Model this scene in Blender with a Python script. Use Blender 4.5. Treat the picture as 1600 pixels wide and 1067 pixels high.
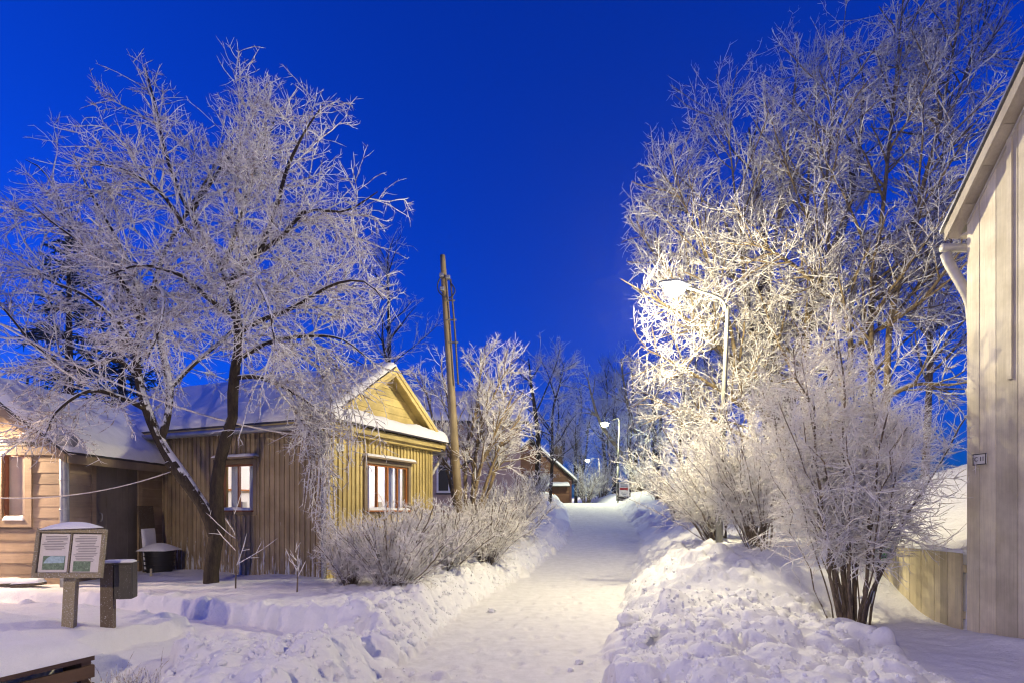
import bpy, bmesh, math, random
import numpy as np
from mathutils import Vector, Matrix

for _o in list(bpy.data.objects):
    bpy.data.objects.remove(_o, do_unlink=True)
SC = bpy.context.scene
COL = SC.collection
RNG = np.random.default_rng(7)
random.seed(7)

# ------------------------------------------------------------------ camera
EYE = 1.6          # eye height, metres
FPX = 889.0        # focal length in pixels of the 1600 px photograph
HOR = 795.0        # row of the horizon in the photograph
cam_d = bpy.data.cameras.new('camera')
cam_d.sensor_width = 36.0
cam_d.lens = 36.0 * FPX / 1600.0
cam_d.shift_y = (HOR - 533.5) / 1600.0
cam_d.clip_start = 0.05
cam_d.clip_end = 3000
cam = bpy.data.objects.new('camera', cam_d)
COL.objects.link(cam)
cam.location = (0, 0, EYE)
cam.rotation_euler = (math.radians(90), 0, 0)
SC.camera = cam

# ------------------------------------------------------------------ sky and weak dusk sun
SUN_EL, SUN_ROT = math.radians(3.0), math.radians(-80)
world = bpy.data.worlds.new('World')
SC.world = world
world.use_nodes = True
wn = world.node_tree
wn.nodes.clear()
w_sky = wn.nodes.new('ShaderNodeTexSky')
w_sky.sky_type = 'NISHITA'
w_sky.sun_disc = False
w_sky.sun_elevation = SUN_EL
w_sky.sun_rotation = SUN_ROT
w_sky.ozone_density = 4.0
w_sky.air_density = 1.0
w_sky.dust_density = 0.3
w_wb = wn.nodes.new('ShaderNodeVectorMath')       # white balance of the camera, set for lamp light
w_wb.operation = 'MULTIPLY'
w_wb.inputs[1].default_value = (0.02, 0.30, 1.55)
w_bg = wn.nodes.new('ShaderNodeBackground')
w_bg.inputs['Strength'].default_value = 0.15
w_out = wn.nodes.new('ShaderNodeOutputWorld')
wn.links.new(w_sky.outputs['Color'], w_wb.inputs[0])
wn.links.new(w_wb.outputs['Vector'], w_bg.inputs['Color'])
wn.links.new(w_bg.outputs['Background'], w_out.inputs['Surface'])

sun_d = bpy.data.lights.new('sun', 'SUN')
sun_d.energy = 0.03
sun_d.angle = math.radians(25)
sun_d.color = (0.45, 0.55, 1.0)
sun = bpy.data.objects.new('sun', sun_d)
COL.objects.link(sun)
sun.rotation_euler = (math.radians(76), 0, math.radians(-100))

SC.view_settings.view_transform = 'Standard'
SC.view_settings.look = 'None'
SC.view_settings.exposure = 1.0
SC.view_settings.gamma = 1.0
SC.view_settings.use_curve_mapping = False
SC.render.engine = 'CYCLES'
SC.cycles.use_denoising = True
SC.cycles.denoising_input_passes = 'RGB_ALBEDO_NORMAL'
SC.cycles.denoising_prefilter = 'ACCURATE'
SC.cycles.pixel_filter_type = 'BLACKMAN_HARRIS'
SC.cycles.filter_width = 1.2
SC.cycles.max_bounces = 6
SC.cycles.diffuse_bounces = 3
SC.cycles.glossy_bounces = 2
SC.cycles.transparent_max_bounces = 12
SC.cycles.volume_bounces = 0
SC.cycles.sample_clamp_indirect = 4.0
SC.cycles.caustics_reflective = False
SC.cycles.caustics_refractive = False

LAMP_COL = (1.0, 0.86, 0.52)


def at(px, py, d):
    """Point of the place seen at photograph pixel (px, py), d metres away in depth."""
    return np.array([(px - 800.0) / FPX * d, d, EYE + (HOR - py) / FPX * d])


# ------------------------------------------------------------------ materials
MATS = {}


def _new(name):
    m = bpy.data.materials.new(name)
    m.use_nodes = True
    nt = m.node_tree
    b = nt.nodes['Principled BSDF']
    MATS[name] = m
    return m, nt, b


def _noise(nt, scale, detail=4.0, rough=0.6, coord='Object', stretch=None):
    tc = nt.nodes.new('ShaderNodeTexCoord')
    n = nt.nodes.new('ShaderNodeTexNoise')
    n.inputs['Scale'].default_value = scale
    n.inputs['Detail'].default_value = detail
    n.inputs['Roughness'].default_value = rough
    if coord == 'World':
        g = nt.nodes.new('ShaderNodeNewGeometry')
        src = g.outputs['Position']
    else:
        src = tc.outputs[coord]
    if stretch:
        mp = nt.nodes.new('ShaderNodeMapping')
        mp.inputs['Scale'].default_value = stretch
        nt.links.new(src, mp.inputs['Vector'])
        src = mp.outputs['Vector']
    nt.links.new(src, n.inputs['Vector'])
    return n


def _ramp(nt, src, stops):
    r = nt.nodes.new('ShaderNodeValToRGB')
    el = r.color_ramp.elements
    while len(el) < len(stops):
        el.new(0.5)
    for e, (p, c) in zip(el, stops):
        e.position = p
        e.color = (*c, 1.0) if len(c) == 3 else c
    nt.links.new(src, r.inputs['Fac'])
    return r


def _mix(nt, fac, a, b):
    m = nt.nodes.new('ShaderNodeMix')
    m.data_type = 'RGBA'
    for sock, v in ((m.inputs['Factor'], fac), (m.inputs[6], a), (m.inputs[7], b)):
        if isinstance(v, (int, float)):
            sock.default_value = v
        elif isinstance(v, tuple):
            sock.default_value = (*v, 1.0)
        else:
            nt.links.new(v, sock)
    return m.outputs[2]


def _bump(nt, b, src, strength, dist):
    bp = nt.nodes.new('ShaderNodeBump')
    bp.inputs['Strength'].default_value = strength
    bp.inputs['Distance'].default_value = dist
    nt.links.new(src, bp.inputs['Height'])
    nt.links.new(bp.outputs['Normal'], b.inputs['Normal'])
    return bp


def mat_plain(name, col, rough=0.6, metal=0.0, var=0.15, scale=9.0, bump=0.0, frost=0.0, fscale=60.0, stretch=None):
    """Colour with grain and wear; frost = share of fine white rime specks."""
    m, nt, b = _new(name)
    n = _noise(nt, scale, 5, 0.65, 'World', stretch)
    lo = tuple(c * (1 - var) for c in col)
    hi = tuple(min(1.0, c * (1 + var)) for c in col)
    c = _ramp(nt, n.outputs['Fac'], [(0.3, lo), (0.7, hi)]).outputs['Color']
    if frost > 0:
        f = _noise(nt, fscale, 3, 0.7, 'World')
        k = _ramp(nt, f.outputs['Fac'], [(0.72 - frost * 0.3, (0, 0, 0)), (0.80 - frost * 0.3, (1, 1, 1))]).outputs['Color']
        c = _mix(nt, k, c, (0.72, 0.74, 0.78))
    nt.links.new(c, b.inputs['Base Color'])
    b.inputs['Roughness'].default_value = rough
    b.inputs['Metallic'].default_value = metal
    if bump:
        _bump(nt, b, n.outputs['Fac'], bump, 0.01)
    return m


def mat_paint_wood(name, col, grain=(60, 60, 2.0), var=0.12, frost=0.0, fs=26, fst=(1, 1, 0.35), low=None):
    """Weathered paint on sawn boards: long grain, per-board tone, dirt."""
    m, nt, b = _new(name)
    n = _noise(nt, 1.0, 6, 0.7, 'World', grain)
    d = _noise(nt, 2.3, 4, 0.6, 'World')
    oi = nt.nodes.new('ShaderNodeObjectInfo')
    lo = tuple(c * (1 - var) for c in col)
    hi = tuple(min(1.0, c * (1 + var)) for c in col)
    c = _ramp(nt, n.outputs['Fac'], [(0.3, lo), (0.7, hi)]).outputs['Color']
    dk = _ramp(nt, d.outputs['Fac'], [(0.38, tuple(x * 0.72 for x in (1, .97, .92))), (0.62, (1, 1, 1))]).outputs['Color']
    mm = nt.nodes.new('ShaderNodeMix'); mm.data_type = 'RGBA'; mm.blend_type = 'MULTIPLY'
    mm.inputs['Factor'].default_value = 0.85
    nt.links.new(c, mm.inputs[6]); nt.links.new(dk, mm.inputs[7])
    rv = nt.nodes.new('ShaderNodeMapRange')
    rv.inputs['To Min'].default_value = 0.76; rv.inputs['To Max'].default_value = 1.14
    nt.links.new(oi.outputs['Random'], rv.inputs['Value'])
    vm = nt.nodes.new('ShaderNodeVectorMath'); vm.operation = 'SCALE'
    nt.links.new(mm.outputs[2], vm.inputs[0]); nt.links.new(rv.outputs['Result'], vm.inputs['Scale'])
    c = vm.outputs['Vector']
    if frost > 0:
        f = _noise(nt, fs, 4, 0.75, 'World', fst)
        src = f.outputs['Fac']
        if low:                                        # drifted snow sticks mostly near the ground
            g = nt.nodes.new('ShaderNodeNewGeometry'); sx = nt.nodes.new('ShaderNodeSeparateXYZ')
            nt.links.new(g.outputs['Position'], sx.inputs[0])
            mr = nt.nodes.new('ShaderNodeMapRange')
            mr.inputs['From Min'].default_value = low[0]; mr.inputs['From Max'].default_value = low[1]
            mr.inputs['To Min'].default_value = 0.16; mr.inputs['To Max'].default_value = -0.08
            nt.links.new(sx.outputs['Z'], mr.inputs['Value'])
            ad = nt.nodes.new('ShaderNodeMath'); ad.operation = 'ADD'
            nt.links.new(src, ad.inputs[0]); nt.links.new(mr.outputs['Result'], ad.inputs[1])
            src = ad.outputs[0]
        k = _ramp(nt, src, [(0.74 - frost * 0.3, (0, 0, 0)), (0.80 - frost * 0.3, (1, 1, 1))]).outputs['Color']
        c = _mix(nt, k, c, (0.7, 0.72, 0.76))
    nt.links.new(c, b.inputs['Base Color'])
    b.inputs['Roughness'].default_value = 0.62
    _bump(nt, b, n.outputs['Fac'], 0.35, 0.006)
    return m


def mat_snow(name, tone=(0.86, 0.87, 0.89), bump=0.5, packed=False):
    m, nt, b = _new(name)
    n1 = _noise(nt, 5.0, 8, 0.7, 'World')
    n2 = _noise(nt, 55.0, 4, 0.7, 'World')
    add = nt.nodes.new('ShaderNodeMath'); add.operation = 'MULTIPLY_ADD'
    add.inputs[1].default_value = 0.22
    nt.links.new(n2.outputs['Fac'], add.inputs[0]); nt.links.new(n1.outputs['Fac'], add.inputs[2])
    if packed:
        dk = tuple(x * 0.86 for x in tone)
        r = _ramp(nt, n1.outputs['Fac'], [(0.36, dk), (0.62, tone)]).outputs['Color']
        sp = _noise(nt, 38.0, 2, 0.5, 'World')          # crumbs of grit trodden in
        k = _ramp(nt, sp.outputs['Fac'], [(0.735, (0, 0, 0)), (0.76, (1, 1, 1))]).outputs['Color']
        r = _mix(nt, k, r, (0.33, 0.29, 0.25))
    else:
        dk = tuple(x * 0.95 for x in tone)
        r = _ramp(nt, n1.outputs['Fac'], [(0.35, dk), (0.65, tone)]).outputs['Color']
    nt.links.new(r, b.inputs['Base Color'])
    b.inputs['Roughness'].default_value = 0.85
    b.inputs['Specular IOR Level'].default_value = 0.25
    b.inputs['Subsurface Weight'].default_value = 0.0
    _bump(nt, b, add.outputs[0], bump, 0.09)
    return m


def mat_frost(name, white=(0.76, 0.75, 0.75), dark=(0.26, 0.21, 0.18), amount=0.40):
    """Hoar frost on twigs, bark showing here and there."""
    m, nt, b = _new(name)
    n = _noise(nt, 14.0, 3, 0.6, 'World')
    c = _ramp(nt, n.outputs['Fac'], [(0.28 + 0.2 * amount, dark), (0.40 + 0.25 * amount, white)]).outputs['Color']
    nt.links.new(c, b.inputs['Base Color'])
    b.inputs['Roughness'].default_value = 0.9
    b.inputs['Specular IOR Level'].default_value = 0.1
    return m


def mat_bark(name, col, snow=0.5):
    """Bark with snow lying on its upper side."""
    m, nt, b = _new(name)
    n = _noise(nt, 1.0, 6, 0.75, 'World', (26, 26, 7))
    lo = tuple(c * 0.35 for c in col)
    c = _ramp(nt, n.outputs['Fac'], [(0.36, lo), (0.62, col)]).outputs['Color']
    g = nt.nodes.new('ShaderNodeNewGeometry')
    sx = nt.nodes.new('ShaderNodeSeparateXYZ')
    nt.links.new(g.outputs['True Normal'], sx.inputs[0])
    n2 = _noise(nt, 9.0, 3, 0.6, 'World')
    ad = nt.nodes.new('ShaderNodeMath'); ad.operation = 'MULTIPLY_ADD'
    ad.inputs[1].default_value = 0.9
    nt.links.new(n2.outputs['Fac'], ad.inputs[0]); nt.links.new(sx.outputs['Z'], ad.inputs[2])
    t = 1.35 - snow * 0.7
    mr = nt.nodes.new('ShaderNodeMapRange')
    mr.inputs['From Min'].default_value = t - 0.05; mr.inputs['From Max'].default_value = t + 0.05
    nt.links.new(ad.outputs[0], mr.inputs['Value'])
    k = mr.outputs['Result']
    c = _mix(nt, k, c, (0.82, 0.83, 0.86))
    nt.links.new(c, b.inputs['Base Color'])
    b.inputs['Roughness'].default_value = 0.9
    _bump(nt, b, n.outputs['Fac'], 1.0, 0.03)
    return m


def mat_emit(name, col, strength):
    m, nt, b = _new(name)
    b.inputs['Base Color'].default_value = (*col, 1)
    b.inputs['Emission Color'].default_value = (*col, 1)
    b.inputs['Emission Strength'].default_value = strength
    return m


def mat_glass(name):
    m, nt, b = _new(name)
    nt.nodes.remove(b)
    t = nt.nodes.new('ShaderNodeBsdfTransparent')
    g = nt.nodes.new('ShaderNodeBsdfGlossy')
    g.inputs['Roughness'].default_value = 0.03
    lw = nt.nodes.new('ShaderNodeLayerWeight'); lw.inputs['Blend'].default_value = 0.5
    pw = nt.nodes.new('ShaderNodeMath'); pw.operation = 'POWER'; pw.inputs[1].default_value = 4.0
    nt.links.new(lw.outputs['Facing'], pw.inputs[0])
    f = nt.nodes.new('ShaderNodeMath'); f.operation = 'MULTIPLY_ADD'; f.inputs[1].default_value = 0.5; f.inputs[2].default_value = 0.03
    nt.links.new(pw.outputs[0], f.inputs[0])
    mx = nt.nodes.new('ShaderNodeMixShader')
    nt.links.new(f.outputs[0], mx.inputs['Fac'])
    nt.links.new(t.outputs[0], mx.inputs[1]); nt.links.new(g.outputs[0], mx.inputs[2])
    nt.links.new(mx.outputs[0], nt.nodes['Material Output'].inputs['Surface'])
    return m


mat_snow('snow')
mat_snow('snow_packed', (0.80, 0.80, 0.81), 0.30, True)
mat_snow('snow_roof', (0.86, 0.87, 0.89), 0.25)
mat_frost('frost')
mat_frost('frost_thick', (0.84, 0.82, 0.80), (0.45, 0.37, 0.30), 0.15)
mat_frost('frost_far', (0.74, 0.76, 0.80), (0.20, 0.18, 0.18), 0.3)
mat_frost('spruce_needles', (0.10, 0.13, 0.14), (0.016, 0.026, 0.022), 0.7)
mat_bark('bark_dark', (0.056, 0.040, 0.026), 0.78)
mat_bark('bark_pale', (0.36, 0.27, 0.15), 0.55)
mat_bark('bark_brown', (0.16, 0.10, 0.06), 0.3)
mat_bark('bark_shrub', (0.24, 0.185, 0.135), 0.95)
mat_paint_wood('paint_yellow', (0.68, 0.55, 0.22))
mat_paint_wood('paint_brown', (0.40, 0.32, 0.21), frost=0.35, fs=9, fst=(1.6, 1.6, 0.22), low=(0.3, 1.5))  # browner boards for the cottage's long wall, stuck snow thicker low down
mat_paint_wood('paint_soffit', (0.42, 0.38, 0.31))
mat_paint_wood('paint_yellow_h', (0.66, 0.53, 0.21), (2, 2, 60))
mat_paint_wood('paint_beige', (0.40, 0.30, 0.20), (2, 2, 60))
mat_paint_wood('paint_beige_trim', (0.30, 0.235, 0.15))
mat_paint_wood('paint_grey', (0.70, 0.64, 0.49))
mat_paint_wood('paint_fence', (0.74, 0.66, 0.42))
mat_paint_wood('paint_door', (0.19, 0.165, 0.135), frost=0.0)
mat_paint_wood('paint_red', (0.17, 0.068, 0.035), (2, 2, 50))
mat_paint_wood('paint_dark_red', (0.10, 0.028, 0.03))
mat_paint_wood('wood_old', (0.115, 0.085, 0.055), frost=0.45, fs=90, fst=(1, 1, 1))
mat_paint_wood('wood_sign', (0.24, 0.20, 0.12), frost=0.55, fs=120, fst=(1, 1, 1))
mat_paint_wood('wood_pole', (0.30, 0.235, 0.13), (50, 50, 3))
mat_paint_wood('wood_planter', (0.125, 0.070, 0.040), (3, 3, 50))
mat_plain('frame_orange', (0.42, 0.155, 0.035), 0.5)
mat_plain('frame_red', (0.25, 0.10, 0.05), 0.5)
mat_plain('tin_dark', (0.055, 0.050, 0.052), 0.5, 0.3)
mat_plain('metal_grey', (0.34, 0.35, 0.37), 0.45, 0.7, frost=0.2)
mat_plain('metal_post', (0.20, 0.20, 0.18), 0.55, 0.3, frost=0.15)
mat_plain('metal_white', (0.46, 0.44, 0.40), 0.5, 0.1, frost=0.1)
mat_plain('black_plastic', (0.02, 0.02, 0.022), 0.5)
mat_plain('mailbox_dark', (0.055, 0.05, 0.042), 0.55, 0.2, frost=0.25, fscale=110)
mat_plain('green_plastic', (0.05, 0.33, 0.10), 0.4)
mat_plain('plaster_pink', (0.44, 0.335, 0.30), 0.9, var=0.2, scale=2.5)
mat_plain('room_white', (0.82, 0.80, 0.80), 0.9, var=0.03)
mat_plain('curtain', (0.55, 0.62, 0.82), 0.9, var=0.05)
mat_plain('curtain_tan', (0.62, 0.52, 0.40), 0.9, var=0.05)
mat_plain('paper', (0.62, 0.58, 0.57), 0.5, var=0.05, frost=0.35, fscale=120)
mat_plain('ink', (0.20, 0.19, 0.20), 0.7)
mat_plain('ink_black', (0.03, 0.03, 0.03), 0.6)
mat_plain('picture_sky', (0.34, 0.47, 0.52), 0.6, var=0.25, scale=40, frost=0.3, fscale=120)
mat_plain('picture_green', (0.13, 0.20, 0.13), 0.6, var=0.5, scale=40, frost=0.3, fscale=120)
mat_plain('plate_white', (0.74, 0.73, 0.70), 0.4, var=0.05)
mat_plain('plate_red', (0.42, 0.03, 0.035), 0.5)
mat_plain('brick_dark', (0.07, 0.045, 0.04), 0.8, var=0.3, scale=14)
mat_plain('rope_frost', (0.66, 0.62, 0.58), 0.9, var=0.2, scale=40)
mat_plain('cable_black', (0.03, 0.03, 0.03), 0.6)
mat_plain('straw', (0.46, 0.40, 0.33), 0.9, var=0.4, scale=30, frost=0.95, fscale=40)
mat_emit('lamp_lens', (1.0, 0.90, 0.66), 55.0)
mat_emit('lamp_lens_far', (1.0, 0.95, 0.62), 60.0)
mat_emit('red_light', (1.0, 0.05, 0.10), 40.0)
mat_glass('glass')


# ------------------------------------------------------------------ object helpers
def link(o, parent=None):
    COL.objects.link(o)
    if parent is not None:
        o.parent = parent
    return o


def tag(o, label=None, cat=None, group=None, kind=None):
    if label: o['label'] = label
    if cat: o['category'] = cat
    if group: o['group'] = group
    if kind: o['kind'] = kind
    return o


def thing(name, loc, label, cat, rz=0.0, group=None):
    o = bpy.data.objects.new(name, None)
    o.empty_display_size = 0.2
    o.location = tuple(float(v) for v in loc)
    o.rotation_euler = (0, 0, rz)
    link(o)
    return tag(o, label, cat, group)


def mesh_np(name, verts, faces, mat, smooth=True):
    """faces: (n,3) or (n,4) int array"""
    me = bpy.data.meshes.new(name)
    verts = np.ascontiguousarray(verts, dtype=np.float32)
    faces = np.ascontiguousarray(faces, dtype=np.int32)
    k = faces.shape[1]
    me.vertices.add(len(verts)); me.vertices.foreach_set('co', verts.ravel())
    me.loops.add(faces.size); me.loops.foreach_set('vertex_index', faces.ravel())
    me.polygons.add(len(faces))
    me.polygons.foreach_set('loop_start', np.arange(0, faces.size, k, dtype=np.int32))
    me.polygons.foreach_set('loop_total', np.full(len(faces), k, dtype=np.int32))
    me.polygons.foreach_set('use_smooth', np.full(len(faces), smooth, dtype=bool))
    me.update(calc_edges=True)
    me.materials.append(MATS[mat])
    return me


def obj_np(name, verts, faces, mat, parent=None, smooth=True):
    return link(bpy.data.objects.new(name, mesh_np(name, verts, faces, mat, smooth)), parent)


_CUBES = {}


def unit_box(mat):
    """Shared bevel-less box of 1 x 1 x 1, centre at origin."""
    if mat not in _CUBES:
        v = np.array([[x, y, z] for x in (-.5, .5) for y in (-.5, .5) for z in (-.5, .5)])
        f = np.array([[0, 1, 3, 2], [4, 6, 7, 5], [0, 4, 5, 1], [2, 3, 7, 6], [0, 2, 6, 4], [1, 5, 7, 3]])
        _CUBES[mat] = mesh_np('piece_' + mat, v, f, mat, False)
    return _CUBES[mat]


def piece(name, parent, mat, c, s, rot=(0, 0, 0)):
    """A box-shaped piece (board, batten, slat ...) sharing its mesh with its likes."""
    o = bpy.data.objects.new(name, unit_box(mat))
    o.location = tuple(float(v) for v in c); o.scale = tuple(float(v) for v in s); o.rotation_euler = rot
    return link(o, parent)


def bm_obj(name, bm, mat, parent=None, smooth=False):
    me = bpy.data.meshes.new(name)
    bm.normal_update()
    bm.to_mesh(me); bm.free()
    for p in me.polygons: p.use_smooth = smooth
    me.materials.append(MATS[mat])
    return link(bpy.data.objects.new(name, me), parent)


def bevel_box(name, parent, mat, c, s, bevel=0.01, rot=(0, 0, 0)):
    bm = bmesh.new()
    bmesh.ops.create_cube(bm, size=1.0)
    bmesh.ops.scale(bm, vec=Vector([float(v) for v in s]), verts=bm.verts)
    bmesh.ops.bevel(bm, geom=list(bm.edges), offset=bevel, segments=2, affect='EDGES', profile=0.5)
    o = bm_obj(name, bm, mat, parent)
    o.location = tuple(float(v) for v in c); o.rotation_euler = rot
    return o


def prism(name, parent, mat, pts2, plane, depth, off=0.0):
    """Extrude a 2D outline. plane 'xz' (extrude along y), 'yz' (along x), 'xy' (along z)."""
    n = len(pts2)
    v = []
    for e in (off, off + depth):
        for a, b in pts2:
            v.append({'xz': (a, e, b), 'yz': (e, a, b), 'xy': (a, b, e)}[plane])
    me = bpy.data.meshes.new(name)
    f = [tuple(range(n - 1, -1, -1)), tuple(range(n, 2 * n))] + [(i, (i + 1) % n, n + (i + 1) % n, n + i) for i in range(n)]
    me.from_pydata(v, [], f); me.update()
    bm = bmesh.new(); bm.from_mesh(me); bmesh.ops.recalc_face_normals(bm, faces=bm.faces); bm.to_mesh(me); bm.free()
    me.materials.append(MATS[mat])
    return link(bpy.data.objects.new(name, me), parent)


def tubes(polys, rads, sides, rng=None, knob=0.0):
    """polys (N,S,3), rads (N,S) -> verts, quad faces of N tubes."""
    N, S, _ = polys.shape
    tan = np.gradient(polys, axis=1)
    tan /= np.linalg.norm(tan, axis=2, keepdims=True) + 1e-9
    ref = np.cross(polys[:, -1] - polys[:, 0], np.array([0.31, 0.77, 0.55]))
    bad = np.linalg.norm(ref, axis=1) < 1e-6
    ref[bad] = (1, 0, 0)
    ref = ref[:, None, :]
    a = ref - tan * (ref * tan).sum(2, keepdims=True)
    a /= np.linalg.norm(a, axis=2, keepdims=True) + 1e-9
    b = np.cross(tan, a)
    r = rads
    if knob and rng is not None:
        r = r * (1 + knob * rng.uniform(-1, 1, r.shape))
    ang = np.arange(sides) * 2 * np.pi / sides
    if rng is not None:
        ang = ang[None, :] + rng.uniform(0, 6.28, (N, 1))
    else:
        ang = np.repeat(ang[None, :], N, 0)
    ca, sa = np.cos(ang)[:, None, :, None], np.sin(ang)[:, None, :, None]
    v = polys[:, :, None, :] + r[:, :, None, None] * (ca * a[:, :, None, :] + sa * b[:, :, None, :])
    idx = np.arange(N * S * sides).reshape(N, S, sides)
    nx = np.roll(idx, -1, axis=2)
    f = np.stack([idx[:, :-1], nx[:, :-1], nx[:, 1:], idx[:, 1:]], axis=-1).reshape(-1, 4)
    return v.reshape(-1, 3), f


def join_np(parts):
    vs, fs, n = [], [], 0
    for v, f in parts:
        vs.append(v); fs.append(f + n); n += len(v)
    return np.concatenate(vs), np.concatenate(fs)


def resample(pts, S, smooth=True):
    pts = np.asarray(pts, float)
    if smooth and len(pts) > 2:                       # Catmull-Rom first
        P = np.vstack([2 * pts[0] - pts[1], pts, 2 * pts[-1] - pts[-2]])
        out = []
        for i in range(1, len(P) - 2):
            t = np.linspace(0, 1, 8, endpoint=False)[:, None]
            p0, p1, p2, p3 = P[i - 1], P[i], P[i + 1], P[i + 2]
            out.append(0.5 * (2 * p1 + (p2 - p0) * t + (2 * p0 - 5 * p1 + 4 * p2 - p3) * t ** 2 + (3 * p1 - p0 - 3 * p2 + p3) * t ** 3))
        pts = np.vstack(out + [pts[-1:]])
    L = np.r_[0, np.cumsum(np.linalg.norm(np.diff(pts, axis=0), axis=1))]
    s = np.linspace(0, L[-1], S)
    return np.stack([np.interp(s, L, pts[:, k]) for k in range(3)], 1)


def tube_obj(name, parent, mat, pts, r, sides=8, S=None, cap=True, smooth=True):
    """One pipe, cable or rail through the points; r a number or a list along it."""
    S = S or max(4, len(pts) * 4)
    p = resample(pts, S) if len(pts) > 2 else resample(pts, max(2, S // 2), False)
    rr = np.interp(np.linspace(0, 1, len(p)), np.linspace(0, 1, len(r)), r) if hasattr(r, '__len__') else np.full(len(p), r)
    if cap:
        t0 = p[0] - (p[1] - p[0]) * 1e-3; t1 = p[-1] + (p[-1] - p[-2]) * 1e-3
        p = np.vstack([t0, p, t1]); rr = np.r_[1e-4, rr, 1e-4]
    v, f = tubes(p[None], rr[None], sides)
    return obj_np(name, v, f, mat, parent, smooth)


# ------------------------------------------------------------------ noise
def perlin(x, y, seed=0):
    xi, yi = np.floor(x).astype(np.int64), np.floor(y).astype(np.int64)
    xf, yf = x - xi, y - yi

    def grad(ix, iy):
        h = (ix * 374761393 + iy * 668265263 + seed * 974634773) & 0xFFFFFFFF
        h = ((h ^ (h >> 13)) * 1274126177) & 0xFFFFFFFF
        h = h ^ (h >> 16)
        a = (h & 0xFFFF) / 65536.0 * 2 * np.pi
        return np.cos(a), np.sin(a)
    u, v = xf * xf * xf * (xf * (xf * 6 - 15) + 10), yf * yf * yf * (yf * (yf * 6 - 15) + 10)
    r = []
    for dx in (0, 1):
        for dy in (0, 1):
            gx, gy = grad(xi + dx, yi + dy)
            r.append(gx * (xf - dx) + gy * (yf - dy))
    return (r[0] * (1 - u) + r[2] * u) * (1 - v) + (r[1] * (1 - u) + r[3] * u) * v


def fbm(x, y, seed=0, octs=4, gain=0.5):
    t, a = 0.0, 1.0
    for o in range(octs):
        t = t + a * perlin(x * 2 ** o, y * 2 ** o, seed + o * 17)
        a *= gain
    return t


def sstep(a, b, x):
    t = np.clip((x - a) / (b - a), 0, 1)
    return t * t * (3 - 2 * t)


# ------------------------------------------------------------------ snow ground and trodden path
PY = [-15, 0, 5.2, 9.26, 13.5, 18.5, 24.5, 28.5, 32, 40, 60, 120, 500]
PX = [-1.0, -0.6, -0.18, 0.52, 1.55, 3.0, 3.75, 4.0, 4.15, 4.2, 4.0, 3.5, 3.5]
PZ = [0, 0, 0, 0, 0.02, 0.45, 1.04, 1.66, 1.95, 2.05, 2.05, 2.05, 2.05]
_yy = np.linspace(-15, 500, 10301)


def _smooth_table(v, w=41):
    t = np.interp(_yy, PY, v)
    k = np.ones(w) / w
    return np.convolve(np.pad(t, w // 2, mode='edge'), k, mode='valid')


_CX, _CZ = _smooth_table(PX), _smooth_table(PZ)


def path_c(y): return np.interp(y, _yy, _CX)
def path_z(y): return np.interp(y, _yy, _CZ)
def path_w(y): return np.interp(y, [0, 5, 9, 14, 30], [1.05, 1.06, 1.25, 1.28, 1.30])


TR = np.array([(-0.9, 5.75), (-2.5, 6.30), (-4.2, 6.95), (-6.0, 7.45), (-9.5, 7.9)])


def dist_line(x, y, L):
    d = np.full(np.shape(x), 1e9)
    for (x0, y0), (x1, y1) in zip(L[:-1], L[1:]):
        ex, ey = x1 - x0, y1 - y0
        t = np.clip(((x - x0) * ex + (y - y0) * ey) / (ex * ex + ey * ey), 0, 1)
        d = np.minimum(d, np.hypot(x - x0 - t * ex, y - y0 - t * ey))
    return d


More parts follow.
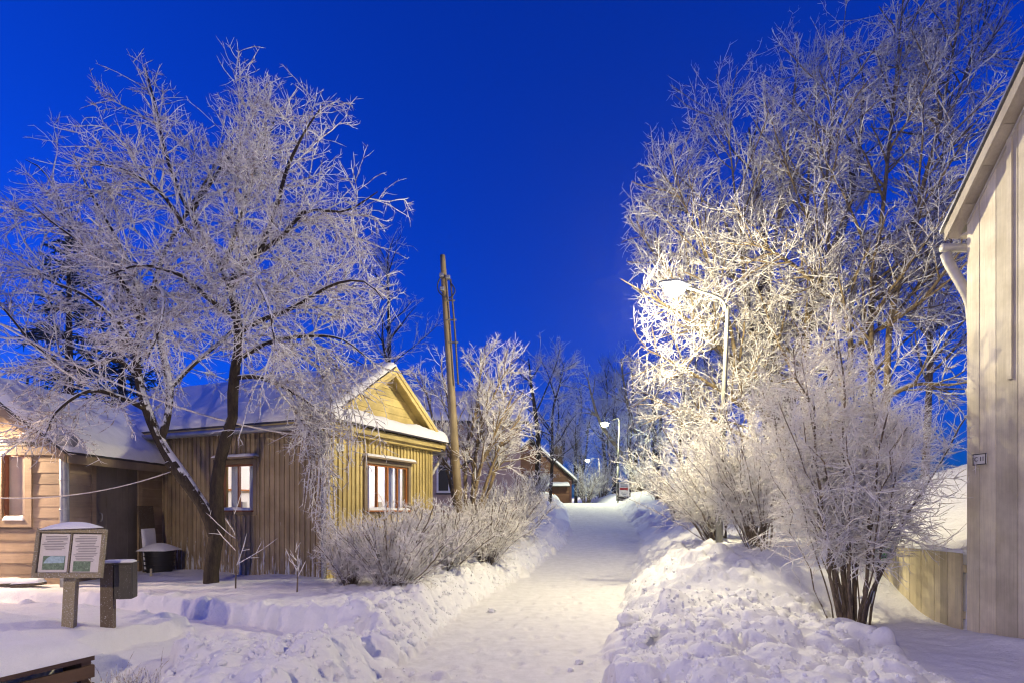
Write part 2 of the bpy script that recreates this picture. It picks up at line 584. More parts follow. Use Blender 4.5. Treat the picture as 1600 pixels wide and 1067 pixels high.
def base_height(x, y):
    c, w, zp = path_c(y), path_w(y), path_z(y)
    wob = 0.10 * fbm(x * 0.9, y * 0.9, 3, 3)
    sl, sr = (c - w) - x + wob, x - (c + w) + wob
    left = np.interp(sl, [0, 0.12, 0.35, 0.65, 1.0, 1.7, 5, 60], [0, 0.12, 0.36, 0.46, 0.47, 0.43, 0.46, 0.7])
    left = left + sstep(14, 26, y) * sstep(0.1, 1.5, sl) * 0.25
    rn = np.interp(sr, [0, 0.2, 0.6, 1.1, 1.9, 2.8, 4.0, 8, 60], [0, 0.07, 0.20, 0.27, 0.25, 0.17, 0.15, 0.2, 0.4])
    rf = np.interp(sr, [0, 0.2, 0.5, 0.9, 1.5, 2.4, 4.0, 8, 60], [0, 0.18, 0.42, 0.66, 0.92, 1.04, 1.15, 1.7, 4.0])
    k = sstep(7.1, 9.7, y) * (1 - 0.45 * sstep(13, 22, y))
    right = rn * (1 - k) + rf * k
    yard = 1.03 + 0.30 * np.clip(x - 5.36, 0, 4) + 0.10 * np.clip(y - 7, 0, 4)
    ky = sstep(5.33, 5.39, x) * sstep(6.45, 6.62, y) * (1 - sstep(11.0, 13.0, y))
    right = right * (1 - ky) + yard * ky
    h = zp + np.where(sl > 0, left, 0) + np.where(sr > 0, right, 0)
    off = np.maximum(sl, sr)
    h = h + sstep(0.3, 1.2, off) * (0.05 * fbm(x * 0.7, y * 0.7, 11, 4) + 0.02 * fbm(x * 3, y * 3, 5, 3))
    # shovelled side path to the door of the beige building
    dt = dist_line(x, y, TR) + 0.05 * fbm(x * 2.5, y * 2.5, 21, 3)
    fl = 0.10 + 0.035 * np.clip(-x - 1.0, 0, 8)
    kt = (1 - sstep(0.30, 0.42, dt)) * (sl > -0.3)
    h = h * (1 - kt) + np.minimum(h, fl) * kt
    h = h - 0.17 * (1 - sstep(5.45, 5.95, y + 0.30 * (x + 1.5))) * sstep(0.25, 0.9, sl) * (1 - sstep(-3.3, -4.2, x) * 0) * (x > -3.6)
    # heap thrown up between the side path and the viewer, mound round the sign
    h = h + 0.02 * np.exp(-(((x + 2.3) / 0.9) ** 2 + ((y - 4.9) / 0.45) ** 2)) * (sl > 0)
    h = h + 0.24 * np.exp(-(((x + 4.9) / 1.1) ** 2 + ((y - 5.0) / 0.55) ** 2))
    h = h + 0.34 * np.exp(-(((x - 0.9 + 0.1 * (y - 20)) / 1.0) ** 2 + ((y - 27) / 3.2) ** 2)) * (sl > 0)
    kc = np.exp(-((x + 2.98) / 0.33) ** 4) * (1 - sstep(4.55, 4.85, y))
    h = h * (1 - kc) + 0.10 * kc
    # snow drifted up against the shed and the fence
    h = h + 0.12 * np.exp(-((x - 5.2) / 0.35) ** 2) * np.exp(-((y - 5.9) / 0.7) ** 2)
    h = h + 0.16 * np.exp(-((x - 5.2) / 0.4) ** 2) * np.exp(-((y - 8.0) / 0.8) ** 2)
    # ground climbing gently far behind
    h = h + 0.012 * np.clip(y - 45, 0, 300) + 0.00012 * np.clip(np.abs(x) - 20, 0, 400) ** 1.5
    return h


def _axis(lo, hi, step, far_lo, far_hi, g=1.12):
    a = list(np.arange(lo, hi, step))
    s, v = step, a[-1]
    up = []
    while v < far_hi:
        s *= g; v += s; up.append(v)
    s, v = step, a[0]
    dn = []
    while v > far_lo:
        s *= g; v -= s; dn.append(v)
    return np.array(dn[::-1] + a + up)


GX = _axis(-6.6, 5.6, 0.034, -420, 420)
_yf = [3.6]
while _yf[-1] < 45:
    _yf.append(_yf[-1] + max(0.027, 0.0046 * _yf[-1]))
_yb = list(np.arange(-14, 3.6, 0.35))
_s, _v, _fy = 0.2, _yf[-1], []
while _v < 600:
    _s *= 1.13; _v += _s; _fy.append(_v)
GY = np.array(_yb + _yf + _fy)
XX, YY = np.meshgrid(GX, GY)
ZZ = base_height(XX, YY)
Z0 = ZZ.copy()


def edge_l(y): return path_c(y) - path_w(y)
def edge_r(y): return path_c(y) + path_w(y)


def splat(cx, cy, r, hgt, sq=1.0, ang=0.0, tilt=(0, 0), power=2.0):
    """Set a lump of snow into the height field."""
    i0, i1 = np.searchsorted(GX, (cx - r * 1.4, cx + r * 1.4))
    j0, j1 = np.searchsorted(GY, (cy - r * 1.4, cy + r * 1.4))
    if i1 - i0 < 2 or j1 - j0 < 2:
        return
    x, y = XX[j0:j1, i0:i1] - cx, YY[j0:j1, i0:i1] - cy
    u, v = x * math.cos(ang) + y * math.sin(ang), (-x * math.sin(ang) + y * math.cos(ang)) * sq
    q = (np.abs(u) ** power + np.abs(v) ** power) / r ** power
    z = np.clip(1 - q, 0, 1) ** 0.45 * hgt + (q < 1) * (tilt[0] * u + tilt[1] * v)
    ci, cj = min(len(GX) - 1, np.searchsorted(GX, cx)), min(len(GY) - 1, np.searchsorted(GY, cy))
    base = Z0[cj, ci]
    blk = ZZ[j0:j1, i0:i1]
    top = np.where(q < 1, base * 0.45 + Z0[j0:j1, i0:i1] * 0.55 + z - 0.18 * hgt + 0.30 * (ZZ[cj, ci] - base), -9)
    ZZ[j0:j1, i0:i1] = np.maximum(blk, top)


_r = np.random.default_rng(19)


def lumps(n, xy, rmin, rmax, k=2.2, flat=0.8):
    for _ in range(n):
        x, y = xy()
        r = rmin * (1 - _r.random() * (1 - (rmin / rmax) ** k)) ** (-1 / k)
        splat(x, y, r, r * flat * _r.uniform(0.6, 1.25), _r.uniform(0.8, 1.6), _r.uniform(0, 3.14),
              (_r.normal(0, 0.25), _r.normal(0, 0.25)), _r.choice([2.0, 2.6, 3.4]))


def _bank_l():
    y = 5.9 + 16 * _r.random() ** 1.7
    return edge_l(y) - abs(_r.normal(0.28, 0.28)), y


def _bank_r():
    y = 4.3 + 11 * _r.random() ** 1.3
    return edge_r(y) + abs(_r.normal(0.0, 1.1)) + 0.05, y


def _bank_near_r():
    y = _r.uniform(3.9, 8.0)
    return edge_r(y) + 0.1 + 2.6 * _r.random() ** 1.2, y


def _heap():
    return max(-2.75, _r.normal(-2.0, 0.6)), min(5.4 + 0.1 * _r.random(), _r.normal(4.85, 0.42))


def _trench_edge():
    i = _r.integers(0, len(TR) - 2)
    t = _r.random()
    p = TR[i] * (1 - t) + TR[i + 1] * t
    s = _r.choice([-1, 1])
    return p[0] + _r.normal(0, 0.05), p[1] + s * _r.uniform(0.38, 0.62)


def _far_banks():
    y = _r.uniform(13, 30)
    return (edge_l(y) - abs(_r.normal(0.4, 0.4))) if _r.random() < 0.5 else (edge_r(y) + abs(_r.normal(0.4, 0.6))), y


lumps(260, _bank_l, 0.06, 0.26)
lumps(1800, _bank_l, 0.03, 0.10)
lumps(300, _bank_near_r, 0.08, 0.30, flat=0.75)
lumps(2600, _bank_near_r, 0.03, 0.11, flat=0.95)
lumps(900, _bank_r, 0.035, 0.26)
lumps(200, _heap, 0.05, 0.22)
lumps(1800, _heap, 0.025, 0.10)
lumps(60, _trench_edge, 0.04, 0.14)
lumps(350, _far_banks, 0.07, 0.32)
lumps(200, lambda: (lambda y: (edge_l(y) + abs(_r.normal(0.05, 0.14)), y))(_r.uniform(4.4, 11)), 0.018, 0.05, flat=0.7)
lumps(200, lambda: (lambda y: (edge_r(y) - abs(_r.normal(0.05, 0.18)), y))(_r.uniform(4.4, 11)), 0.018, 0.06, flat=0.7)
for _ in range(130):                                   # footprints and crumbs on the trodden path
    y = _r.uniform(4.3, 14)
    splat(path_c(y) + _r.uniform(-0.95, 0.95), y, _r.uniform(0.012, 0.028), 0.012, 1.2, _r.uniform(0, 3))
for side, n_ in ((-0.45, 13), (0.25, 14), (0.6, 12), (-0.1, 9)):   # boot prints
    for k in range(n_):
        y = 4.4 + k * 0.66 + _r.uniform(-0.12, 0.12); x = path_c(y) + side + (0.11 if k % 2 else -0.11) + _r.normal(0, 0.05)
        a_ = math.atan2(path_c(y + 0.5) - path_c(y - 0.5), 1.0) + _r.normal(0, 0.12)
        i0, i1 = np.searchsorted(GX, (x - 0.25, x + 0.25)); j0, j1 = np.searchsorted(GY, (y - 0.25, y + 0.25))
        dx, dy = XX[j0:j1, i0:i1] - x, YY[j0:j1, i0:i1] - y
        u = dx * math.cos(a_) - dy * math.sin(a_); v = dx * math.sin(a_) + dy * math.cos(a_)
        wd = 0.050 - 0.014 * np.exp(-((v + 0.03) / 0.03) ** 2)
        q_ = (u / wd) ** 2 + (v / 0.14) ** 2
        ZZ[j0:j1, i0:i1] += np.where(q_ < 1, -0.022, np.where(q_ < 1.9, 0.006 * (1.9 - q_), 0))
_sl0, _sr0 = edge_l(YY) - XX, XX - edge_r(YY)
_off = np.maximum(_sl0, _sr0)
_rough = sstep(0.02, 0.25, _off) * (1 - sstep(1.3, 3.2, _off))
ZZ += _rough * (0.035 * fbm(XX * 6, YY * 6, 31, 3, 0.6) + 0.024 * np.abs(fbm(XX * 15, YY * 15, 37, 2, 0.7)))
ZZ += (1 - sstep(-0.1, 0.1, _off)) * (0.010 * fbm(XX * 2.2, YY * 0.8, 41, 3) + 0.005 * fbm(XX * 9, YY * 7, 43, 2) + 0.008 * fbm((XX - path_c(YY)) * 7, YY * 0.35, 47, 2))


def gz(x, y):
    """Height of the finished snow surface at (x, y)."""
    i = int(np.clip(np.searchsorted(GX, x) - 1, 0, len(GX) - 2)); j = int(np.clip(np.searchsorted(GY, y) - 1, 0, len(GY) - 2))
    u = (x - GX[i]) / (GX[i + 1] - GX[i]); v = (y - GY[j]) / (GY[j + 1] - GY[j])
    return float((ZZ[j, i] * (1 - u) + ZZ[j, i + 1] * u) * (1 - v) + (ZZ[j + 1, i] * (1 - u) + ZZ[j + 1, i + 1] * u) * v)


_idx = np.arange(XX.size).reshape(XX.shape)
_q = np.stack([_idx[:-1, :-1], _idx[:-1, 1:], _idx[1:, 1:], _idx[1:, :-1]], -1).reshape(-1, 4)
_js = int(np.searchsorted(GY, 17.0))                     # from here on every third column is enough
_ii = np.r_[np.arange(0, len(GX) - 1, 3), len(GX) - 1]
_qn = np.stack([_idx[:-1, :-1], _idx[:-1, 1:], _idx[1:, 1:], _idx[1:, :-1]], -1)[:_js].reshape(-1, 4)
_if = _idx[_js:][:, _ii]
_qf = np.stack([_if[:-1, :-1], _if[:-1, 1:], _if[1:, 1:], _if[1:, :-1]], -1).reshape(-1, 4)
for _a, _b in zip(_ii[:-1], _ii[1:]):                    # no cracks along the joint row
    for _k in range(_a + 1, _b):
        _t = (GX[_k] - GX[_a]) / (GX[_b] - GX[_a])
        ZZ[_js, _k] = ZZ[_js, _a] * (1 - _t) + ZZ[_js, _b] * _t
_q = np.concatenate([_qn, _qf])
_onpath = (_off.ravel()[_q[:, 0]] < 0.0) & (YY.ravel()[_q[:, 0]] < 140)
_V = np.stack([XX.ravel(), YY.ravel(), ZZ.ravel()], 1)


def _sub(mask):
    f = _q[mask]
    u, inv = np.unique(f, return_inverse=True)
    return _V[u], inv.reshape(f.shape)


v, f = _sub(~_onpath)
tag(obj_np('snow_ground', v, f, 'snow'), 'deep snow over the yards with lumpy ploughed banks along the path', 'snow', kind='structure')
v, f = _sub(_onpath)
tag(obj_np('path', v, f, 'snow_packed'), 'trodden snow path climbing between the banks', 'path', kind='structure')


# ------------------------------------------------------------------ snow lying on things
def snow_cap(parent, p0, eu, ev, thick, nu=24, nv=10, seed=1, edge=0.12, rough=0.25, name='snow', mat='snow_roof', dome=0.0, over=0.0, up=(0, 0, 1)):
    """Pillow of snow on the parallelogram p0 + u*eu + v*ev, rounded off at its rims."""
    p0, eu, ev, up = (np.asarray(a, float) for a in (p0, eu, ev, up))
    lu, lv = np.linalg.norm(eu), np.linalg.norm(ev)
    s = np.linspace(0, 1, nu); t = np.linspace(0, 1, nv)
    # crowd samples near the rims
    s = 0.5 - 0.5 * np.cos(np.pi * s) if nu < 40 else s
    t = 0.5 - 0.5 * np.cos(np.pi * t)
    S, T = np.meshgrid(s, t)
    du = np.minimum(S, 1 - S) * lu; dv = np.minimum(T, 1 - T) * lv
    prof = np.sqrt(np.clip(1 - (1 - np.clip(du / edge, 0, 1)) ** 2, 0, 1)) * np.sqrt(np.clip(1 - (1 - np.clip(dv / edge, 0, 1)) ** 2, 0, 1))
    n = fbm(S * lu * 1.7 + seed * 3.1, T * lv * 1.7, seed, 3) + 0.35 * fbm(S * lu * 7, T * lv * 7, seed + 5, 2)
    d = 1 - dome + dome * np.sin(np.pi * np.clip(S, 0.02, 0.98)) * np.sin(np.pi * np.clip(T, 0.02, 0.98))
    hgt = thick * prof * d * (1 + rough * n) + 0.002
    S2 = S + over * n / lu * (np.abs(S - 0.5) > 0.499); T2 = T + over * fbm(S * lu * 3, T * 0, seed + 9, 3) / lv * (np.abs(T - 0.5) > 0.499)
    P = p0 + S2[..., None] * eu + T2[..., None] * ev
    top = P + hgt[..., None] * up
    k = nu * nv
    V = np.concatenate([top.reshape(-1, 3), P.reshape(-1, 3) - up * 0.002])
    idx = np.arange(k).reshape(nv, nu)
    ft = np.stack([idx[:-1, :-1], idx[:-1, 1:], idx[1:, 1:], idx[1:, :-1]], -1).reshape(-1, 4)
    fb = ft[:, ::-1] + k
    rim = np.concatenate([idx[0, :], idx[1:, -1], idx[-1, -2::-1], idx[-2:0:-1, 0]])
    nx = np.roll(rim, -1)
    fr = np.stack([rim + k, nx + k, nx, rim], -1)
    if np.dot(np.cross(eu, ev), up) < 0:
        ft, fb, fr = ft[:, ::-1], fb[:, ::-1], fr[:, ::-1]
    return obj_np(name, V, np.concatenate([ft, fb, fr]), mat, parent)


def slab(name, parent, mat, p0, eu, ev, en):
    """Solid parallelepiped with corner p0 and the three edge vectors."""
    p0, eu, ev, en = (np.asarray(a, float) for a in (p0, eu, ev, en))
    v = np.array([p0 + a * eu + b * ev + c * en for c in (0, 1) for b in (0, 1) for a in (0, 1)])
    f = np.array([[0, 2, 3, 1], [4, 5, 7, 6], [0, 1, 5, 4], [2, 6, 7, 3], [0, 4, 6, 2], [1, 3, 7, 5]])
    if np.dot(np.cross(eu, ev), en) < 0:
        f = f[:, ::-1]
    return obj_np(name, v, f, mat, parent, False)


def point_lamp(name, loc, power, col, radius, parent=None):
    d = bpy.data.lights.new(name, 'POINT')
    d.energy = power; d.color = col; d.shadow_soft_size = radius
    o = bpy.data.objects.new(name, d)
    o.location = tuple(float(v) for v in loc)
    return link(o, parent)


def casement(parent, axis, c0, w, h, z0, out, frame_mat, lights, depth=0.05, bar=0.035, name='window', sash_gap=True):
    """Window in a wall plane. axis 'x': runs along local x facing -y ; 'y': runs along local y facing +x.
    c0: start along the axis, out: local coordinate of the outer frame face."""
    sgn = -1 if axis == 'x' else 1

    def P(a, o, z): return (a, o, z) if axis == 'x' else (o, a, z)

    def Sz(a, o, z): return (a, o, z) if axis == 'x' else (o, a, z)
    e = bpy.data.objects.new(name, None); e.empty_display_size = 0.1
    link(e, parent)
    o = out - sgn * depth / 2
    piece('frame_rail', e, frame_mat, P(c0 + w / 2, o, z0 + bar / 2), Sz(w, depth, bar))
    piece('frame_rail', e, frame_mat, P(c0 + w / 2, o, z0 + h - bar / 2), Sz(w, depth, bar))
    lw = w / lights
    for i in range(lights + 1):
        b = bar if i in (0, lights) else (bar * 1.5 if (lights == 4 and i == 2) else bar * 0.9)
        a = c0 + i * lw + (bar / 2 if i == 0 else -bar / 2 if i == lights else 0)
        piece('mullion', e, frame_mat, P(a, o + sgn * 0.002, z0 + h / 2), Sz(b, depth, h - 2 * bar - 0.001))
    for i in range(lights):
        piece('pane', e, 'glass', P(c0 + (i + 0.5) * lw, out - sgn * depth * 0.6, z0 + h / 2), Sz(lw - bar * 0.5, 0.004, h - bar * 1.2))
    return e


def curtain_mesh(parent, axis, a0, a1, off, z0, z1, mat='curtain', folds=5, amp=0.02, seed=0):
    n = folds * 8
    s = np.linspace(0, 1, n)
    wv = amp * np.sin(s * folds * 2 * np.pi + seed) + amp * 0.4 * np.sin(s * folds * 5.3 + seed * 2)
    a = a0 + (a1 - a0) * s
    V = []
    for z in (z0, z1):
        for i in range(n):
            V.append((a[i], off + wv[i], z) if axis == 'x' else (off + wv[i], a[i], z))
    F = [(i, i + 1, n + i + 1, n + i) for i in range(n - 1)]
    return obj_np('curtain', np.array(V), np.array(F), mat, parent)


def text_part(name, parent, body, size, loc, rot, mat, extrude=0.002, align='CENTER'):
    cu = bpy.data.curves.new(name, 'FONT')
    cu.body = body; cu.size = size; cu.extrude = extrude; cu.align_x = align; cu.align_y = 'CENTER'
    cu.resolution_u = 3
    cu.materials.append(MATS[mat])
    tmp = bpy.data.objects.new('tmp', cu)
    COL.objects.link(tmp)
    me = bpy.data.meshes.new_from_object(tmp.evaluated_get(bpy.context.evaluated_depsgraph_get()))
    bpy.data.objects.remove(tmp, do_unlink=True)
    o = bpy.data.objects.new(name, me)
    o.location = loc; o.rotation_euler = rot
    return link(o, parent)


# ================================================================== yellow cottage
H_ROT = -math.atan2(0.393, 0.919)
house = thing('wooden_cottage', (-3.10, 9.5, 0.30), 'small yellow board-clad cottage with snowy roof and two lit windows', 'house', H_ROT)
HW, HL = 3.30, 6.8            # gable width, length
WT, RZ, SL = 2.85, 3.95, 0.667
EO, GO = 0.25, 0.22           # eave and gable overhang
GWIN = (1.03, 1.34, 1.28, 0.87)      # gable window: start, width, sill, height
LWIN = (-2.38, 0.78, 1.28, 0.83)     # long-wall window: start x, width, sill, height
# wall cores round the openings
piece('wall_core', house, 'paint_yellow', (-0.05, GWIN[0] / 2 + 0.0, WT / 2), (0.098, GWIN[0], WT))
piece('wall_core', house, 'paint_yellow', (-0.05, (GWIN[0] + GWIN[1] + HW) / 2, WT / 2), (0.098, HW - GWIN[0] - GWIN[1], WT))
piece('wall_core', house, 'paint_yellow', (-0.05, GWIN[0] + GWIN[1] / 2, GWIN[2] / 2), (0.096, GWIN[1], GWIN[2]))
zt = GWIN[2] + GWIN[3]
piece('wall_core', house, 'paint_yellow', (-0.05, GWIN[0] + GWIN[1] / 2, (zt + WT) / 2), (0.096, GWIN[1], WT - zt))
a, b = LWIN[0], LWIN[0] + LWIN[1]
piece('wall_core', house, 'paint_yellow', ((-HL + a) / 2, 0.05, WT / 2), (a + HL, 0.098, WT))
piece('wall_core', house, 'paint_yellow', ((b - 0.1) / 2, 0.05, WT / 2), (-0.1 - b, 0.098, WT))
piece('wall_core', house, 'paint_yellow', ((a + b) / 2, 0.05, LWIN[2] / 2), (b - a, 0.096, LWIN[2]))
zt2 = LWIN[2] + LWIN[3]
piece('wall_core', house, 'paint_yellow', ((a + b) / 2, 0.05, (zt2 + WT) / 2), (b - a, 0.096, WT - zt2))
piece('wall_core', house, 'paint_yellow', (-HL / 2 - 0.05, HW - 0.05, WT / 2), (HL - 0.1, 0.1, WT))
piece('wall_core', house, 'paint_yellow', (-HL + 0.05, HW / 2, WT / 2), (0.1, HW - 0.2, WT))
piece('ceiling_board', house, 'room_white', (-HL / 2, HW / 2, WT - 0.06), (HL - 0.24, HW - 0.24, 0.06))
piece('floor_board', house, 'wood_old', (-HL / 2, HW / 2, 0.25), (HL - 0.24, HW - 0.24, 0.06))
piece('interior_wall', house, 'room_white', (-3.4, HW / 2, 1.5), (0.06, HW - 0.24, 2.4))
piece('interior_wall', house, 'room_white', (-1.75, HW - 0.14, 1.5), (3.2, 0.06, 2.4))
piece('shelf', house, 'frame_orange', (-3.30, 1.2, 1.7), (0.14, 1.2, 0.03))
prism('gable_core', house, 'paint_yellow_h', [(0, WT), (HW, WT), (HW / 2, RZ)], 'yz', 0.06, -0.08)
prism('gable_core', house, 'paint_yellow_h', [(0, WT), (HW, WT), (HW / 2, RZ)], 'yz', 0.06, -HL + 0.02)

PITCH = 0.115


def vboards(parent, axis, a0, a1, zlo, zhi, holes, face, m, sgn, batten=0.052, pitch=PITCH):
    """Vertical boards with battens over their joints, cut round the openings in holes (a0, a1, z0, z1)."""
    n = int(round((a1 - a0) / pitch)); p = (a1 - a0) / n
    for kind in ('board', 'batten'):
        for i in range(n + (kind == 'batten')):
            if kind == 'board':
                c, w, th, of = a0 + (i + 0.5) * p, p - 0.006, 0.02, 0.012
            else:
                c, w, th, of = a0 + i * p, batten, 0.024, 0.034
            spans = [(zlo, zhi)]
            for h0, h1, z0, z1 in holes:
                if c + w / 2 > h0 and c - w / 2 < h1:
                    spans = [s for q in spans for s in ((q[0], min(q[1], z0)), (max(q[0], z1), q[1])) if s[1] - s[0] > 0.03]
            for s0, s1 in spans:
                j = random.uniform(-0.012, 0.0) if s0 == zlo else 0.0
                o = face + sgn * of + random.uniform(-0.0015, 0.0015)
                c3 = (c, o, (s0 + s1) / 2 + j) if axis == 'x' else (o, c, (s0 + s1) / 2 + j)
                s3 = (w, th, s1 - s0) if axis == 'x' else (th, w, s1 - s0)
                piece(kind, parent, m, c3, s3, (0, 0, random.uniform(-0.02, 0.02) if kind == 'batten' else 0))


CW = 0.085                     # casing width
vboards(house, 'y', 0.05, HW, 0.0, WT - 0.02, [(GWIN[0] - CW, GWIN[0] + GWIN[1] + CW, GWIN[2] - CW, zt + CW)], 0.0, 'paint_yellow', 1)
vboards(house, 'x', -4.9, 0.0, 0.0, WT - 0.15, [(a - CW, b + CW, LWIN[2] - CW, zt2 + CW)], 0.0, 'paint_brown', -1)
piece('corner_board', house, 'paint_yellow', (0.028, -0.028, WT / 2 - 0.01), (0.05, 0.05, WT - 0.03))
# horizontal boards of the gable triangle
for i in range(7):
    z0, z1 = WT + 0.02 + i * 0.155, WT + 0.02 + (i + 1) * 0.155 - 0.006
    y0, y1 = (z0 - WT) / SL + 0.02, (z1 - WT) / SL + 0.02
    if HW - 2 * y0 < 0.1: break
    y1 = min(y1, HW / 2 - 0.01)
    prism('gable_board', house, 'paint_yellow_h', [(y0, z0), (HW - y0, z0), (HW - y1, z1), (y1, z1)], 'yz', 0.022, -0.018 + 0.002 * (i % 2))
# windows: casings, hoods, frames, panes, curtains
for ax, s0, w, z0, h, tr in (('y', GWIN[0], GWIN[1], GWIN[2], GWIN[3], 'frame_orange'), ('x', LWIN[0], LWIN[1], LWIN[2], LWIN[3], 'frame_red')):
    sg = 1 if ax == 'y' else -1
    Q = (lambda c, o, z: (o, c, z)) if ax == 'y' else (lambda c, o, z: (c, o, z))
    win = casement(house, ax, s0, w, h, z0, sg * 0.02, tr, 4 if ax == 'y' else 2)
    for c in (s0 - CW / 2, s0 + w + CW / 2):
        piece('casing', win, 'paint_beige_trim', Q(c, sg * 0.03, z0 + h / 2), Q(CW, 0.05, h + 2 * CW))
    piece('casing', win, 'paint_beige_trim', Q(s0 + w / 2, sg * 0.03, z0 + h + CW / 2), Q(w - 0.001, 0.05, CW))
    piece('casing', win, 'paint_beige_trim', Q(s0 + w / 2, sg * 0.03, z0 - CW / 2), Q(w - 0.001, 0.05, CW))
    hood = piece('hood', win, 'paint_beige_trim', Q(s0 + w / 2, sg * 0.085, z0 + h + CW + 0.02), Q(w + 2 * CW + 0.12, 0.17, 0.03))
    piece('sill', win, tr, Q(s0 + w / 2, sg * 0.06, z0 - 0.012), Q(w + 0.04, 0.09, 0.025))
    e0 = np.array(Q(s0 - CW - 0.05, sg * 0.005, z0 + h + CW + 0.036))
    snow_cap(win, e0, Q(w + 2 * CW + 0.1, 0, 0), Q(0, sg * 0.16, 0), 0.055, 26, 7, 3, 0.05)
    e0 = np.array(Q(s0 + 0.01, sg * 0.022, z0 + 0.002))
    snow_cap(win, e0, Q(w - 0.02, 0, 0), Q(0, sg * 0.08, 0), 0.045, 26, 6, 9, 0.04, 0.7)
    off = -sg * 0.16
    curtain_mesh(win, ax, s0 + 0.01, s0 + w * 0.24, off, z0 - 0.02, z0 + h + 0.05, 'curtain', 4, 0.015, 1)
    curtain_mesh(win, ax, s0 + w * 0.60, s0 + w * 0.80, off, z0 - 0.02, z0 + h + 0.05, 'curtain', 4, 0.015, 2)
    curtain_mesh(win, ax, s0 + w * 0.86, s0 + w * 0.99, off, z0 - 0.02, z0 + h + 0.05, 'curtain', 3, 0.015, 3)
    piece('flower_pot', win, 'plate_white', Q(s0 + w * 0.42, -sg * 0.12, z0 + 0.09), Q(0.12, 0.1, 0.14))
point_lamp('room_light', (-1.5, 1.7, 2.2), 48, (1.0, 0.93, 0.95), 0.12, house)
# roof: two slopes with eave boards, bargeboards, snow
roof = bpy.data.objects.new('roof', None); link(roof, house)
xl = HL + 2 * GO
for sgn, y0 in ((1, -EO), (-1, HW + EO)):
    ze = WT - EO * SL
    eu = np.array([xl, 0, 0]); ev = np.array([0, sgn * (HW / 2 + EO), RZ - ze])
    p0 = np.array([-HL - GO, y0, ze + 0.01])
    slab('roof_slope', roof, 'tin_dark', p0 + (0, 0, 0.06), eu, ev, (0, 0, 0.03))
    slab('roof_deck', roof, 'paint_yellow_h', p0, eu - np.array([0.02, 0, 0]), ev * 0.998, (0, 0, 0.055))
    slab('bargeboard', roof, 'paint_yellow_h', np.array([GO, y0, ze - 0.10]), (0.025, 0, 0), ev, (0, 0, 0.17))
    slab('bargeboard', roof, 'paint_yellow_h', np.array([GO + 0.026, y0, ze - 0.01]), (0.02, 0, 0), ev, (0, 0, 0.09))
    slab('fascia', roof, 'paint_beige_trim', np.array([-HL - GO, y0 - 0.02 * sgn, ze - 0.06]), (xl, 0, 0), (0, 0.018 * sgn, 0), (0, 0, 0.10))
    snow_cap(roof, p0 + (0, 0, 0.095) + ev * 0.0, eu + (0.03, 0, 0), ev * 1.015, 0.11, 120, 40, 31 + sgn, 0.14, 0.30, over=0.03)
# pent roof across the gable with its thick roll of snow
pent = bpy.data.objects.new('pent_roof', None); link(pent, house)
slab('deck', pent, 'tin_dark', (0.03, -EO, WT - 0.02), (GO + 0.10, 0, -0.09), (0, HW + 2 * EO, 0), (0, 0, 0.03))
slab('moulding', pent, 'paint_yellow_h', (0.06, -EO + 0.02, WT - 0.20), (GO - 0.02, 0, -0.02), (0, HW + 2 * EO - 0.04, 0), (0, 0, 0.10))
slab('moulding', pent, 'paint_yellow_h', (0.06, -EO + 0.1, WT - 0.28), (GO * 0.55, 0, 0), (0, HW + 2 * EO - 0.2, 0), (0, 0, 0.079))
snow_cap(pent, (0.03, -EO, WT + 0.012), (GO + 0.10, 0, -0.09), (0, HW + 2 * EO, 0), 0.20, 9, 90, 44, 0.14, 0.22, over=0.02)
# gutters and downpipes
tube_obj('gutter', house, 'metal_grey', [(-HL - GO, -EO - 0.07, WT - EO * SL - 0.02), (GO, -EO - 0.07, WT - EO * SL - 0.035)], 0.055, 8)
tube_obj('downpipe', house, 'metal_grey', [(0.16, -EO - 0.05, 2.55), (0.13, -0.20, 2.40), (0.03, -0.10, 2.25), (0.03, -0.10, 1.2), (0.03, -0.10, 0.05)], 0.04, 10, 40)
tube_obj('gutter', house, 'metal_white', [(-HL - GO, HW + EO + 0.07, 2.58), (GO, HW + EO + 0.07, 2.56)], 0.055, 8)
tube_obj('downpipe', house, 'metal_white', [(0.10, HW + EO + 0.05, 2.50), (0.06, HW + EO + 0.02, 2.35), (0.0, HW + 0.10, 2.10), (-0.05, HW + 0.06, 1.8), (-0.05, HW + 0.06, 0.0)], 0.04, 10, 40)
np_ = bevel_box('number_plate', house, 'plate_white', (0.055, 0.28, 2.36), (0.012, 0.20, 0.12), 0.005)
text_part('lettering', np_, '24', 0.11, (0.008, 0, 0), (math.pi / 2, 0, math.pi / 2), 'ink')

# ================================================================== beige building at the left
ann = thing('beige_annexe', (-6.8, 8.6, 0.30), 'beige weatherboarded annexe with plank door, narrow red-framed window and snowy roof', 'building')
AW, AL, AWT, ASL = 2.4, 2.45, 2.25, 0.73       # width, length, wall top (local), slope
ARZ = AWT + ASL * AW / 2
aw0, aw1, az0, az1 = -0.87, -0.52, 1.13, 2.13   # window opening
piece('wall_core', ann, 'paint_beige', ((-AW + aw0) / 2, 0.06, AWT / 2), (aw0 + AW, 0.1, AWT))
piece('wall_core', ann, 'paint_beige', (aw1 / 2, 0.06, AWT / 2), (-aw1, 0.1, AWT))
piece('wall_core', ann, 'paint_beige', ((aw0 + aw1) / 2, 0.06, az0 / 2), (aw1 - aw0, 0.098, az0))
piece('wall_core', ann, 'paint_beige', ((aw0 + aw1) / 2, 0.06, (az1 + AWT) / 2), (aw1 - aw0, 0.098, AWT - az1))
piece('wall_core', ann, 'paint_beige', (-0.06, AL / 2 + 0.06, AWT / 2), (0.1, AL - 0.1, AWT))
piece('wall_core', ann, 'paint_beige', (-AW + 0.06, AL / 2 + 0.06, AWT / 2), (0.1, AL - 0.1, AWT))
